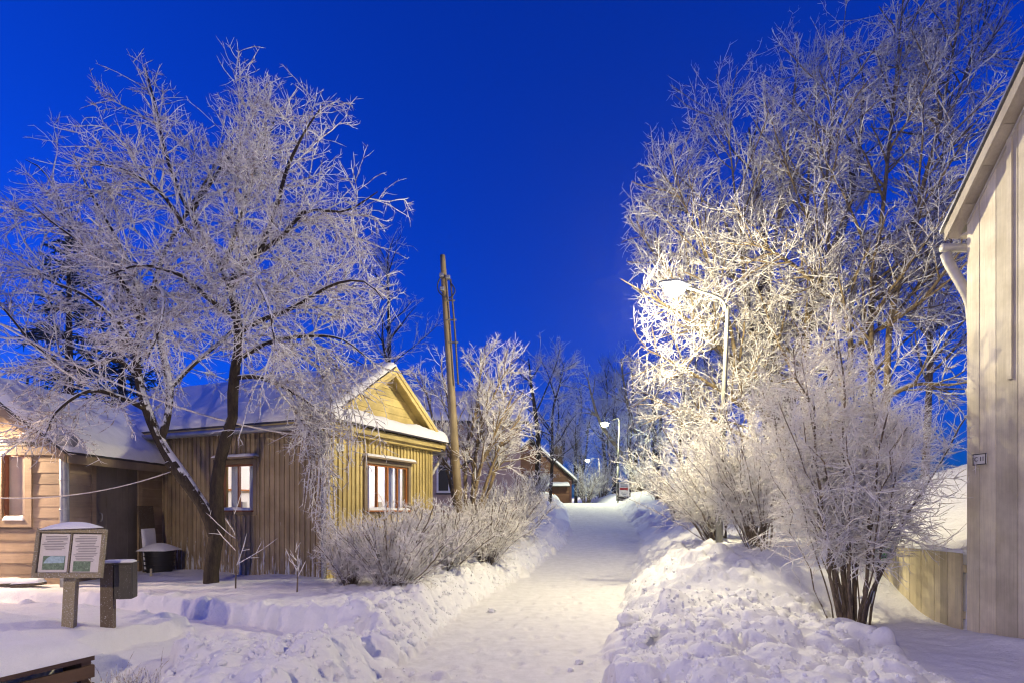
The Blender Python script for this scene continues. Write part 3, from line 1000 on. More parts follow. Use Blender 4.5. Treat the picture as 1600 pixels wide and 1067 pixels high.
prism('gable_core', ann, 'paint_beige', [(-AW, AWT), (0, AWT), (-AW / 2, ARZ)], 'xz', 0.08, 0.015)
BP = 0.170
for r in range(20):
    z0, z1 = r * BP - 0.02, (r + 1) * BP - 0.022
    if z1 > ARZ: break
    spans = [(-AW, 0.0)]
    if z1 > AWT:
        y = max(0.0, (z1 - AWT) / ASL)
        spans = [(-AW + y, -y)]
    if z1 > az0 - 0.08 and z0 < az1 + 0.08:
        spans = [(-AW, aw0 - 0.10), (aw1 + 0.10, 0.0)]
    if r in (13, 14, 15) and len(spans) == 1:
        q = spans[0]; m_ = -0.98 + 0.11 * (r % 2)
        spans = [(q[0], m_), (m_ + 0.004, q[1])] if q[0] < m_ < q[1] else spans
    for s0, s1 in spans:
        if s1 - s0 < 0.02: continue
        piece('board', ann, 'paint_beige', ((s0 + s1) / 2, -0.012 - 0.003 * (r % 2), (z0 + z1) / 2), (s1 - s0, 0.03, z1 - z0), (math.radians(-3.5), 0, 0))
    if z1 <= AWT + 0.05:
        sp2 = [(0.0, AL)] if z0 > 2.16 else [(0.0, 0.55), (1.80, AL)]
        for s0, s1 in sp2:
            piece('board', ann, 'paint_beige', (0.012, (s0 + s1) / 2, (z0 + z1) / 2), (0.03, s1 - s0 - 0.004, z1 - z0), (0, math.radians(-3.5), 0))
piece('corner_board', ann, 'paint_beige', (0.014, -0.014, AWT / 2), (0.062, 0.062, AWT))
# narrow window
win = casement(ann, 'x', aw0, aw1 - aw0, az1 - az0, az0, -0.01, 'frame_red', 1, 0.05, 0.035)
for c in (aw0 - 0.05, aw1 + 0.05):
    piece('casing', win, 'paint_beige', (c, -0.032, (az0 + az1) / 2), (0.10, 0.045, az1 - az0 + 0.2))
piece('casing', win, 'paint_beige', ((aw0 + aw1) / 2, -0.032, az1 + 0.05), (aw1 - aw0 - 0.001, 0.045, 0.10))
piece('casing', win, 'paint_beige', ((aw0 + aw1) / 2, -0.032, az0 - 0.05), (aw1 - aw0 - 0.001, 0.045, 0.10))
piece('hood', win, 'paint_beige_trim', ((aw0 + aw1) / 2, -0.09, az1 + 0.115), (0.66, 0.18, 0.025))
snow_cap(win, (aw0 - 0.15, -0.175, az1 + 0.13), (0.65, 0, 0), (0, 0.16, 0), 0.10, 18, 8, 5, 0.14)
snow_cap(win, (aw0 + 0.02, -0.07, az0 + 0.004), (aw1 - aw0 - 0.03, 0, 0), (0, 0.06, 0), 0.075, 14, 6, 6, 0.04)
curtain_mesh(win, 'x', aw0 - 0.02, aw1 + 0.02, 0.055, az0 - 0.02, az1 + 0.02, 'curtain_tan', 2, 0.008, 2)
# eave return on the front
slab('eave_return', ann, 'tin_dark', (-0.80, -0.22, AWT + 0.02), (0.98, 0, 0), (0, 0.24, 0.02), (0, 0, 0.025))
slab('eave_return', ann, 'paint_beige', (-0.74, -0.12, AWT - 0.14), (0.90, 0, 0), (0, 0.118, 0), (0, 0, 0.155))
snow_cap(ann, (-0.74, -0.20, AWT + 0.048), (0.80, 0, 0), (0, 0.19, 0.018), 0.035, 18, 6, 12, 0.05)
# roof
aroof = bpy.data.objects.new('roof', None); link(aroof, ann)
for sgn in (1, -1):
    xe = 0.30 if sgn == 1 else -AW - 0.30
    ze = AWT - 0.30 * ASL + 0.04
    ev = np.array([-sgn * (AW / 2 + 0.30), 0, ARZ + 0.04 - ze]); eu = np.array([0, AL + 0.75, 0]); p0 = np.array([xe, -0.32, ze])
    slab('roof_slope', aroof, 'tin_dark', p0 + (0, 0, 0.04), eu, ev, (0, 0, 0.03))
    slab('roof_deck', aroof, 'paint_beige', p0 + (0, 0.02, 0), eu - (0, 0.02, 0), ev * 0.998, (0, 0, 0.037))
    slab('bargeboard', aroof, 'paint_beige', p0 + (0, -0.02, -0.09), (0, 0.02, 0), ev, (0, 0, 0.13))
    slab('fascia', aroof, 'paint_beige_trim', p0 + (0.0, 0.03, -0.09), (0.02 * sgn, 0, 0), eu - (0, 0.03, 0), (0, 0, 0.10))
    snow_cap(aroof, p0 + (0.02 * sgn, 0.015, 0.075), eu, ev * 1.02, 0.15, 60, 40, 70 + sgn, 0.14, 0.22, over=0.03)
# plank door with hood
door = bpy.data.objects.new('door', None); link(door, ann)
for i in range(4):
    w = (1.80 - 0.55 - 0.2) / 4
    piece('plank', door, 'paint_door', (0.0 + 0.002 * (i % 2), 0.65 + (i + 0.5) * w, 1.08), (0.03, w - 0.005, 1.92))
for yy_ in (0.60, 1.75):
    piece('casing', door, 'paint_beige', (0.022, yy_, 1.09), (0.045, 0.10, 2.0))
piece('casing', door, 'paint_beige', (0.022, 1.175, 2.095), (0.045, 1.049, 0.09))
slab('hood', door, 'tin_dark', (0.0, 0.42, 2.21), (0.24, 0, -0.05), (0, 1.52, 0), (0, 0, 0.022))
snow_cap(door, (0.0, 0.62, 2.236), (0.23, 0, -0.048), (0, 1.25, 0), 0.085, 8, 30, 8, 0.3, dome=0.3)
tube_obj('handle', door, 'metal_grey', [(0.03, 0.74, 1.1), (0.07, 0.74, 1.12), (0.07, 0.74, 1.22), (0.03, 0.74, 1.24)], 0.008, 6)
# hopper head and downpipe
pipe = bpy.data.objects.new('downpipe', None); link(pipe, ann)
tube_obj('hopper', pipe, 'metal_grey', [(0.17, -0.18, 2.12), (0.17, -0.18, 2.18), (0.18, -0.18, 2.26), (0.18, -0.18, 2.36), (0.18, -0.18, 2.38)], [0.065, 0.07, 0.15, 0.165, 0.16], 12, 16)
tube_obj('pipe', pipe, 'metal_grey', [(0.17, -0.18, 2.13), (0.17, -0.17, 1.6), (0.165, -0.16, 1.0), (0.165, -0.16, 0.15)], 0.058, 12, 20)
for z in (1.72, 1.28, 0.7):
    tube_obj('clamp', pipe, 'metal_grey', [(0.167, -0.17, z), (0.167, -0.17, z + 0.025)], 0.064, 12)
# lamp on its front wall, just beyond the picture's edge; its pool of light lies on the boards
wl = thing('wall_lamp', (-8.42, 8.585, 2.62), 'small metal wall lamp on the front of the beige annexe', 'lamp')
bevel_box('bracket_plate', wl, 'tin_dark', (0, 0.0, 0.0), (0.10, 0.03, 0.16), 0.006)
tube_obj('arm', wl, 'tin_dark', [(0, -0.01, 0.0), (0, -0.12, 0.10), (0, -0.28, 0.12), (0, -0.34, 0.05)], 0.012, 8)
tube_obj('shade', wl, 'tin_dark', [(0, -0.34, 0.10), (0, -0.34, 0.06), (0, -0.34, -0.02), (0, -0.34, -0.05)], [0.03, 0.07, 0.13, 0.15], 16, 10, cap=False)
tube_obj('bulb', wl, 'lamp_lens', [(0, -0.34, 0.03), (0, -0.34, -0.01), (0, -0.34, -0.06)], [0.02, 0.035, 0.01], 10, 8)
point_lamp('wall_lamp_light', (0, -0.34, -0.10), 240, (1.0, 0.72, 0.46), 0.05, wl)

# ================================================================== grey shed at the right
shed = thing('grey_shed', (5.3, 6.63, 0.0), 'tall pale grey plank shed beside the path with deep eaves', 'shed')
SW, SS = 4.93, 1.115
prism('wall_core', shed, 'paint_grey', [(-7.2, -0.3), (0, -0.3), (0, SW), (-3.6, SW + 3.6 * SS), (-7.2, SW)], 'yz', 4.6, 0.03)
y, k = 0.0, 0
wds = [0.085, 0.095, 0.115, 0.105, 0.16, 0.11, 0.12, 0.10, 0.15]
while y > -3.3:
    w = wds[k % len(wds)]
    y1 = y - w + 0.004
    d = 0.024 + 0.004 * (k % 2)
    prism('board', shed, 'paint_grey', [(y1, -0.3), (y, -0.3), (y, SW - y * SS - 0.01), (y1, SW - y1 * SS - 0.01)], 'yz', d, 0.026 - d)
    y -= w; k += 1
for yb, zb in ((-0.585, 2.98), (-0.90, 3.1)):
    prism('cover_strip', shed, 'paint_grey', [(yb - 0.03, zb), (yb + 0.03, zb), (yb + 0.03, SW - yb * SS - 0.05), (yb - 0.03, SW - yb * SS - 0.05)], 'yz', 0.02, -0.022)
sroof = bpy.data.objects.new('roof', None); link(sroof, shed)
dv = np.array([0, -1.0, SS])
for i in range(16):
    p = np.array([-0.13, 0.12, SW - 0.13]) + dv * (i * 0.255)
    slab('soffit_board', sroof, 'paint_soffit', p + (0, 0, 0.002 * (i % 2)), (0.13, 0, 0), dv * 0.247, (0, 0, 0.03))
slab('bargeboard', sroof, 'paint_soffit', np.array([-0.155, 0.14, SW - 0.15]), (0.024, 0, 0), dv * 3.8, (0, 0, 0.14))
slab('edge_strip', sroof, 'metal_white', np.array([-0.018, -0.02, SW - 0.035]), (0.016, 0, 0), dv * 3.6, (0, 0, 0.03))
slab('roof_slope', sroof, 'metal_grey', np.array([-0.17, 0.20, SW - 0.20 + 0.17]), (5.0, 0, 0), dv * 3.82, (0, 0, 0.035))
slab('eave_soffit', sroof, 'paint_grey', np.array([0.004, 0.004, SW - 0.12]), (4.5, 0, 0), (0, 0.14, 0), (0, 0, 0.02))
slab('roof_slope', sroof, 'tin_dark', np.array([-0.25, -7.35, SW - 0.02]), (5.0, 0, 0), (0, 3.73, 3.73 * SS), (0, 0, 0.035))
tube_obj('gutter', sroof, 'metal_white', [(-0.14, 0.20, SW - 0.20), (4.6, 0.20, SW - 0.22)], 0.05, 10)
tube_obj('downpipe', sroof, 'metal_white', [(-0.10, 0.20, SW - 0.27), (-0.08, 0.19, SW - 0.36), (-0.03, 0.15, SW - 0.52), (0.04, 0.09, SW - 0.75), (0.11, 0.07, SW - 1.1), (0.14, 0.07, 2.2), (0.14, 0.07, 0.2)], [0.055, 0.055, 0.05, 0.04, 0.035, 0.035, 0.05, 0.05, 0.05, 0.05, 0.05], 12, 40)
plate = bevel_box('number_plate', shed, 'plate_white', (-0.012, -0.20, 2.165), (0.012, 0.185, 0.130), 0.005)
for yy_, zz_, a_, b_ in ((0, 0.058, 0.185, 0.010), (0, -0.058, 0.185, 0.010), (0.086, 0, 0.010, 0.106), (-0.086, 0, 0.010, 0.106)):
    piece('plate_rim', plate, 'ink_black', (-0.006, yy_, zz_), (0.006, a_, b_))
text_part('lettering', plate, 'C 11', 0.070, (-0.0075, 0, 0), (math.pi / 2, 0, -math.pi / 2), 'ink_black')

# ------------------------------------------------------------------ pale board fence running on from the shed
fence = thing('board_fence', (5.3, 6.70, 0.0), 'low cream board fence joining the corner of the grey shed', 'fence')
yf, k = 0.0, 0
while yf < 4.6:
    w = 0.098 + 0.012 * ((k * 7) % 3)
    piece('board', fence, 'paint_fence', (0.0 + 0.003 * (k % 2), yf + w / 2, 0.49 + 0.004 * ((k * 5) % 3)), (0.022, w - 0.004, 1.18))
    yf += w; k += 1
for z in (0.35, 0.9):
    piece('rail', fence, 'paint_fence', (0.035, 2.3, z), (0.04, 4.6, 0.09))
snow_cap(fence, (-0.014, 0.0, 1.086), (0.05, 0, 0), (0, 4.6, 0), 0.035, 6, 60, 15, 0.02, 0.6)
# green bucket hung over the fence
bk = thing('green_bucket', (5.17, 7.98, 0.88), 'green plastic bucket hanging on the cream board fence', 'bucket')
tube_obj('tub', bk, 'green_plastic', [(0, 0, 0), (0, 0, 0.05), (0, 0, 0.15), (0, 0, 0.20)], [0.075, 0.08, 0.095, 0.10], 16, 10)
tube_obj('rim', bk, 'green_plastic', [(0, 0, 0.185), (0, 0, 0.205)], 0.108, 16)
tube_obj('handle', bk, 'metal_grey', [(0, -0.105, 0.19), (0.05, -0.06, 0.23), (0.07, 0, 0.245), (0.05, 0.06, 0.23), (0, 0.105, 0.19)], 0.005, 6)

# ================================================================== pink plastered house behind the lilac
pk = thing('plastered_house', (0.33, 22.0, 0.8), 'pinkish plastered house behind the frosted lilac and wooden pole', 'house', math.radians(4))
prism('wall', pk, 'plaster_pink', [(-8.5, -0.6), (0, -0.6), (0, 4.15), (-8.5, 4.15)], 'xz', 5.0)
prk = bpy.data.objects.new('roof', None); link(prk, pk)
for sgn, y0 in ((1, -0.35), (-1, 5.35)):
    p0 = np.array([-8.8, y0, 4.05]); eu = np.array([9.1, 0, 0]); ev = np.array([0, sgn * 2.85, 1.6])
    slab('roof_slope', prk, 'tin_dark', p0, eu, ev, (0, 0, 0.10))
    snow_cap(prk, p0 + (0, 0, 0.105), eu, ev, 0.16, 40, 14, 80 + sgn, 0.15)
prism('gable', prk, 'plaster_pink', [(0.0, 4.15), (5.0, 4.15), (2.5, 5.55)], 'yz', 0.2, -0.2)
for xa in (-2.75, -5.6):
    w_ = bpy.data.objects.new('window', None); link(w_, pk)
    piece('frame', w_, 'room_white', (xa, -0.005, 2.05), (0.95, 0.05, 1.25))
    for q in (-0.215, 0.215):
        piece('pane', w_, 'black_plastic', (xa + q, -0.026, 2.05), (0.37, 0.02, 1.08))
    piece('sill', w_, 'tin_dark', (xa, -0.06, 1.40), (1.0, 0.12, 0.03))

# ------------------------------------------------------------------ red timber house at the top of the path
rd = thing('red_timber_house', (3.75, 36.0, 1.7), 'red timber house with arched doorway and chimney at the top of the path', 'house')
prism('wall_core', rd, 'paint_red', [(-5.2, -0.5), (0, -0.5), (0, 1.85), (-2.6, 4.15), (-5.2, 1.85)], 'xz', 6.0, 0.0)
for i in range(22):
    z0 = -0.3 + i * 0.2
    if z0 > 3.9: break
    y1 = max(0.0, (z0 + 0.19 - 1.85) / 0.885)
    piece('log', rd, 'paint_red', (-2.6, -0.03 - 0.012 * (i % 2), z0 + 0.095), (5.2 - 2 * y1, 0.05, 0.185))
for xa in (-0.05, -5.15):
    piece('corner_board', rd, 'paint_dark_red', (xa, -0.05, 0.7), (0.14, 0.14, 2.3))
rr = bpy.data.objects.new('roof', None); link(rr, rd)
for sgn, x0 in ((-1, 0.35), (1, -5.55)):
    p0 = np.array([x0, -0.4, 1.58]); ev = np.array([sgn * 2.95, 0, 2.61]); eu = np.array([0, 6.8, 0])
    slab('roof_slope', rr, 'tin_dark', p0, eu, ev, (0, 0, 0.09))
    snow_cap(rr, p0 + (0, 0, 0.095), eu, ev, 0.17, 20, 20, 90 + sgn, 0.15)
ch = bevel_box('chimney', rr, 'brick_dark', (-0.75, 1.2, 3.1), (0.55, 0.55, 1.7), 0.02)
bevel_box('chimney_cap', ch, 'tin_dark', (0, 0, 0.88), (0.68, 0.68, 0.07), 0.01)
arch = [(-2.3, -0.3)] + [(-1.6 + 0.7 * math.cos(t), 0.5 + 0.55 * math.sin(t)) for t in np.linspace(math.pi, 0, 12)] + [(-0.9, -0.3)]
dr = prism('door', rd, 'frame_orange', arch, 'xz', 0.06, -0.10)
arch2 = [(-2.1, 0.25)] + [(-1.6 + 0.5 * math.cos(t), 0.45 + 0.42 * math.sin(t)) for t in np.linspace(math.pi, 0, 12)] + [(-1.1, 0.25)]
prism('pane', dr, 'black_plastic', arch2, 'xz', 0.02, -0.118)
for xa in (-1.6, -1.27, -1.93):
    piece('mullion', dr, 'frame_orange', (xa, -0.122, 0.5), (0.04, 0.02, 0.55))
slab('canopy', rd, 'tin_dark', (-2.9, -0.7, 1.30), (2.75, 0, 0), (0, 0.68, 0.14), (0, 0, 0.05))
snow_cap(rd, (-2.9, -0.7, 1.36), (2.75, 0, 0), (0, 0.66, 0.14), 0.16, 30, 8, 95, 0.12)

# ================================================================== utility pole
pb = at(723, 800, 12.6)
pole = thing('utility_pole', (pb[0], 12.6, gz(pb[0], 12.6) - 0.1), 'leaning weathered wooden utility pole with cable loops behind the cottage', 'pole')
rel = lambda px, py, d: at(px, py, d) - np.array(pole.location)
tp = rel(692, 408, 12.6)
tube_obj('post', pole, 'wood_pole', [(0, 0, -0.2), tuple(tp * 0.5), tuple(tp * 0.995), tuple(tp)], [0.10, 0.095, 0.09, 0.086, 0.083, 0.078, 0.072, 0.05], 14, 24)
t1 = rel(704, 437, 12.48); t0 = rel(716, 600, 12.48); tm = rel(711, 520, 12.48)
tube_obj('cable_pipe', pole, 'wood_old', [tuple(t0), tuple(tm), tuple(t1)], 0.020, 8, 20)
tube_obj('cable_loop', pole, 'cable_black', [tuple(rel(p, q, 12.48)) for p, q in ((689, 432), (684, 444), (685, 455), (691, 462), (694, 464))], 0.014, 6, 20)
tube_obj('cable_loop', pole, 'cable_black', [tuple(rel(p, q, 12.45)) for p, q in ((704, 442), (709, 449), (711, 456), (707, 463), (702, 466))], 0.014, 6, 20)
for q in ((690, 431), (691, 452), (700, 434)):
    bevel_box('insulator', pole, 'metal_grey', rel(*q, 12.5), (0.10, 0.12, 0.09), 0.02)
for q in ((708, 470), (710, 500), (713, 535)):
    piece('bracket', pole, 'metal_post', rel(q[0] - 4, q[1], 12.52), (0.2, 0.03, 0.03))

# ================================================================== street lamps
def street_lamp(base, top, head, label, power, lens, col, group='street lamps along the path', r=0.05):
    base, top, head = (np.asarray(a_, float) for a_ in (base, top, head))
    t = thing('street_lamp', base, label, 'street lamp', group=group)
    T, Hd = top - base, head - base
    dn = T / np.linalg.norm(T)
    tube_obj('lower_post', t, 'metal_post', [(0, 0, -0.6), tuple(dn * 1.9)], r * 1.25, 12, 8)
    tube_obj('collar', t, 'metal_post', [tuple(dn * 1.88), tuple(dn * 1.95)], r * 1.4, 12)
    tube_obj('post', t, 'metal_post', [tuple(dn * 1.9), tuple(T)], [r, r * 0.7], 12, 8)
    a_ = (Hd - T)
    tube_obj('arm', t, 'metal_post', [tuple(T - dn * 0.15), tuple(T + a_ * 0.12 + np.array([0, 0, 0.10])), tuple(T + a_ * 0.55 + np.array([0, 0, 0.14])), tuple(Hd - a_ * 0.1 + np.array([0, 0, 0.13]))], r * 0.5, 8, 24)
    ux = a_.copy(); ux[2] = 0; ux /= np.linalg.norm(ux)
    ang = math.atan2(ux[1], ux[0])
    hd = tube_obj('lamp_head', t, 'metal_grey', [(-0.32, 0, 0.02), (-0.12, 0, 0.03), (0.12, 0, 0.02), (0.30, 0, 0.0)], [0.04, 0.10, 0.12, 0.10, 0.04], 14, 16)
    hd.location = tuple(Hd + np.array([0, 0, 0.13])); hd.rotation_euler = (0, 0, ang); hd.scale = (1, 1, 0.55)
    ln = tube_obj('lens', hd, lens, [(0, 0, -0.02), (0, 0, -0.10), (0, 0, -0.22), (0, 0, -0.34), (0, 0, -0.38)], [0.15, 0.175, 0.18, 0.14, 0.05], 18, 16)
    point_lamp('street_light', tuple(Hd + np.array([0, 0, -0.24])), power, col, 0.10, t)
    return t


LB = at(1122, 850, 10.4); LB[2] = gz(LB[0], 10.4)
street_lamp(LB, at(1137, 480, 10.4), at(1054, 456, 10.1), 'tall grey street lamp standing in front of the bright frosted trees', 690, 'lamp_lens', LAMP_COL)
b2 = at(964, 786, 31.0); b2[2] = gz(b2[0], 31.0)
street_lamp(b2, at(968, 655, 31.0), at(945, 664, 30.7), 'slim street lamp beside the red-arrow sign at the crest', 520, 'lamp_lens_far', (0.98, 1.0, 0.58))
b3 = at(938, 790, 55.0); b3[2] = gz(b3[0], 55.0)
street_lamp(b3, at(936, 716, 55.0), at(918, 720, 54.6), 'farthest lit street lamp beyond the red timber house', 650, 'lamp_lens_far', (1.0, 0.88, 0.55))
b4 = np.array([-4.6, -3.6, 0.3])
street_lamp(b4, b4 + (0.0, 0, 4.6), b4 + (1.0, 0.3, 4.7), 'street lamp standing behind the viewer by the near end of the path', 780, 'lamp_lens', (1.0, 0.77, 0.45))

# ------------------------------------------------------------------ arrow sign at the crest
sg_ = thing('notice_sign', (at(975, 785, 30.0)[0], 30.0, gz(at(975, 785, 30.0)[0], 30.0)), 'white notice sign with red arrow on dark posts', 'sign')
z_ = EYE + (HOR - 765) / FPX * 30.0 - sg_.location.z
for xa in (-0.32, 0.32):
    piece('post', sg_, 'tin_dark', (xa, 0, (z_ + 0.55) / 2 - 0.15), (0.06, 0.06, z_ + 0.75))
piece('backing', sg_, 'tin_dark', (0, -0.04, z_ - 0.07), (0.62, 0.03, 1.0))
bd = piece('board', sg_, 'plate_white', (0, -0.062, z_ + 0.03), (0.54, 0.01, 0.74))
prism('arrow', sg_, 'plate_red', [(-0.24, z_ + 0.0), (0.13, z_ + 0.0), (0.13, z_ - 0.05), (0.25, z_ + 0.06), (0.13, z_ + 0.17), (0.13, z_ + 0.12), (-0.24, z_ + 0.12)], 'xz', 0.006, -0.074)
for i, (w_, h_, zz_) in enumerate(((0.40, 0.035, 0.34), (0.34, 0.02, 0.28), (0.38, 0.05, 0.21), (0.30, 0.015, -0.12), (0.36, 0.015, -0.17), (0.2, 0.03, -0.24))):
    piece('print_line', sg_, 'ink', (0, -0.0695, z_ + zz_), (w_, 0.003, h_))

# ------------------------------------------------------------------ far radio mast with a red light
mast = thing('radio_mast', (at(1001, 700, 320.0)[0], 320.0, 0.0), 'far radio mast with a small red light above the trees', 'mast')
mz = at(1001, 638, 320)[2]
for q in range(3):
    an = q * 2.094
    tube_obj('mast_leg', mast, 'metal_post', [(math.cos(an) * 1.2, math.sin(an) * 1.2, 0), (math.cos(an) * 0.4, math.sin(an) * 0.4, mz)], 0.08, 5, 6)
for z in np.arange(4, mz, 5):
    for q in range(3):
        a0_, a1_ = q * 2.094, (q + 1) * 2.094
        r0_ = 1.2 - 0.8 * z / mz; r1_ = 1.2 - 0.8 * min(mz, z + 4) / mz
        tube_obj('brace', mast, 'metal_post', [(math.cos(a0_) * r0_, math.sin(a0_) * r0_, z), (math.cos(a1_) * r1_, math.sin(a1_) * r1_, min(mz, z + 4))], 0.04, 4, 4)
bpy_s = tube_obj('beacon', mast, 'red_light', [(0, 0, mz), (0, 0, mz + 0.3), (0, 0, mz + 0.9), (0, 0, mz + 1.2)], [0.3, 0.62, 0.62, 0.3], 10, 8)

# ================================================================== information board on its post
ib = at(107, 968, 5.0)
info = thing('information_board', (ib[0], 5.0, gz(ib[0], 5.0)), 'wooden information board with printed pages and a cap of snow', 'information board', math.radians(14))
piece('post', info, 'wood_sign', (0, 0.035, 0.25), (0.09, 0.07, 0.95), (0, math.radians(2.5), 0))
tilt = math.radians(-9)
pan = bpy.data.objects.new('panel', None); link(pan, info)
pan.location = (0.03, -0.035, 0.655); pan.rotation_euler = (tilt, math.radians(1.5), 0)
piece('backing', pan, 'wood_sign', (0, 0.015, 0), (0.48, 0.018, 0.40))
for c, s in (((0, 0, 0.195), (0.52, 0.05, 0.035)), ((0, 0, -0.195), (0.52, 0.05, 0.04)), ((-0.2475, -0.002, 0), (0.028, 0.05, 0.352)), ((0.2475, -0.002, 0), (0.026, 0.05, 0.352)), ((0.0, -0.004, 0), (0.010, 0.016, 0.352))):
    piece('frame_bar', pan, 'wood_sign', c, s)
pr = random.Random(5)
for k_, xa in enumerate((-0.12, 0.118)):
    pg = piece('page', pan, 'paper', (xa, 0.0, 0.0), (0.215, 0.008, 0.335))
    for i in range(9 if k_ == 0 else 16):
        w_ = pr.uniform(0.12, 0.18)
        piece('print_line', pan, 'ink', (xa + pr.uniform(-0.01, 0.01), -0.0055, 0.145 - i * 0.0145), (w_, 0.002, 0.0055))
    if k_ == 0:
        piece('picture', pan, 'picture_green', (xa + 0.005, -0.0055, -0.085), (0.165, 0.003, 0.12))
        prism('picture', pan, 'picture_sky', [(xa - 0.07, -0.09), (xa + 0.083, -0.085), (xa + 0.083, -0.027), (xa + 0.02, -0.03), (xa - 0.02, -0.026), (xa - 0.05, -0.05)], 'xz', 0.003, -0.010)
    else:
        piece('picture', pan, 'picture_green', (xa - 0.02, -0.0055, -0.115), (0.13, 0.003, 0.09))
snow_cap(info, (-0.19, -0.06, 0.865), (0.42, 0, 0.01), (0, 0.16, 0), 0.085, 22, 10, 51, 0.2, dome=0.4)

# ------------------------------------------------------------------ letter box on a post
mbp = at(169, 1003, 5.25)
mb = thing('letter_box', (mbp[0], 5.25, gz(mbp[0], 5.25) - 0.05), 'dark frosted letter box on a square wooden post', 'letter box', math.radians(18))
zt_ = EYE + (HOR - 880) / FPX * 5.25 - mb.location.z
piece('post', mb, 'wood_old', (0, 0, zt_ / 2 - 0.1), (0.10, 0.085, zt_ + 0.2))
body = bevel_box('box', mb, 'mailbox_dark', (0.135, 0.02, zt_ - 0.165), (0.15, 0.15, 0.32), 0.006)
bevel_box('front', body, 'mailbox_dark', (0.02, -0.085, 0), (0.105, 0.018, 0.318), 0.004)
bevel_box('flap', body, 'mailbox_dark', (0.02, -0.097, 0.12), (0.08, 0.008, 0.03), 0.003)
bevel_box('lid', body, 'mailbox_dark', (0, -0.01, 0.168), (0.17, 0.19, 0.014), 0.004)
snow_cap(mb, (-0.04, -0.06, zt_ + 0.012), (0.25, 0, 0), (0, 0.14, 0), 0.02, 20, 8, 33, 0.03)

# ------------------------------------------------------------------ timber planter with its snow
plx, ply = -3.25, 4.45
pln = thing('timber_planter', (plx, ply, 0.0), 'low dark timber planter filled with smooth snow below the information board', 'planter', math.radians(-20))
for i, z in enumerate((0.06, 0.20, 0.34, 0.455)):
    piece('slat', pln, 'wood_planter', (-0.02, -1.0, z), (0.03, 1.98, 0.095 if i < 3 else 0.06))
    piece('slat', pln, 'wood_planter', (-1.2, -0.02, z), (2.36, 0.03, 0.095 if i < 3 else 0.06))
for xa, ya in ((-0.05, -0.05), (-0.05, -0.75), (-0.05, -1.5), (-2.3, -0.05)):
    piece('corner_post', pln, 'wood_planter', (xa - 0.01, ya - 0.01, 0.245), (0.07, 0.07, 0.49))
snow_cap(pln, (-2.5, -2.0, 0.47), (2.53, 0, 0.0), (0, 2.03, 0), 0.15, 60, 40, 61, 0.30, 0.45, mat='snow')

# ------------------------------------------------------------------ things by the beige building
bn = thing('black_bin', (-6.35, 10.25, gz(-6.35, 10.25) - 0.05), 'black ribbed plastic bin with a snow cap beside the plank door', 'bin')
tube_obj('tub', bn, 'black_plastic', [(0, 0, 0), (0, 0, 0.15), (0, 0, 0.3), (0, 0, 0.42)], [0.20, 0.21, 0.225, 0.24], 18, 12)
for z in (0.08, 0.16, 0.24, 0.32, 0.40):
    tube_obj('rib', bn, 'black_plastic', [(0, 0, z), (0, 0, z + 0.02)], 0.245, 18)
snow_cap(bn, (-0.26, -0.26, 0.43), (0.52, 0, 0), (0, 0.52, 0), 0.13, 16, 16, 71, 0.26, dome=0.2)
lb_ = thing('leaning_board', (-6.66, 10.15, gz(-6.66, 10.15)), 'snow-plastered dark board leaning beside the plank door', 'board', 0)
slab('panel', lb_, 'wood_old', (0.10, -0.05, 0.0), (-0.10, 0, 1.18), (0, 0.42, 0), (0.025, 0, 0))
snow_cap(lb_, (0.128, -0.04, 0.02), (-0.06, 0, 0.75), (0, 0.38, 0), 0.03, 20, 14, 72, 0.05, 1.0, up=(1, 0, 0.1))
pgx = at(236, 905, 9.6)
peg = thing('wooden_peg', (pgx[0], 9.6, gz(pgx[0], 9.6) - 0.03), 'short pale wooden peg standing in snow near the black bin', 'peg')
tube_obj('stake', peg, 'paint_fence', [(0, 0, -0.1), (0, 0, 0.10), (0, 0, 0.16)], [0.02, 0.02, 0.018], 8, 6)
for i, (px, w_) in enumerate(((12, 0.38), (45, 0.40))):
    q = at(px, 912, 8.3)
    pk_ = thing('covered_plank', (q[0], 8.3, gz(q[0], 8.3)), ('snow-covered plank end at the picture edge before the beige annexe' if i == 0 else 'snow-covered plank end below the narrow red-framed window'), 'plank', group='snowed-over planks before the annexe')
    piece('plank', pk_, 'wood_old', (0, 0, 0.03), (w_, 0.12, 0.04), (0, math.radians(4 - 10 * i), 0.2))
    snow_cap(pk_, (-w_ / 2, -0.08, 0.05), (w_, 0, 0.02), (0, 0.16, 0), 0.07, 18, 8, 75 + i, 0.07)

# ------------------------------------------------------------------ low dark red fence between cottage and pole
rf = thing('red_fence', (at(672, 800, 14.5)[0], 14.5, 0.9), 'low dark red board fence with snow cap behind the cottage', 'fence', math.radians(8))
for i in range(12):
    piece('board', rf, 'paint_dark_red', (i * 0.13, 0, 0.0), (0.115, 0.025, 1.1))
piece('rail', rf, 'paint_dark_red', (0.72, 0.03, 0.35), (1.55, 0.04, 0.08))
snow_cap(rf, (-0.07, -0.05, 0.555), (1.6, 0, 0), (0, 0.12, 0), 0.06, 30, 7, 77, 0.05)


# ------------------------------------------------------------------ cables
def sag(p, q, s, n=9):
    t = np.linspace(0, 1, n)[:, None]
    r = p * (1 - t) + q * t
    r[:, 2] -= (4 * t * (1 - t)).ravel() * s
    return [tuple(v) for v in r]


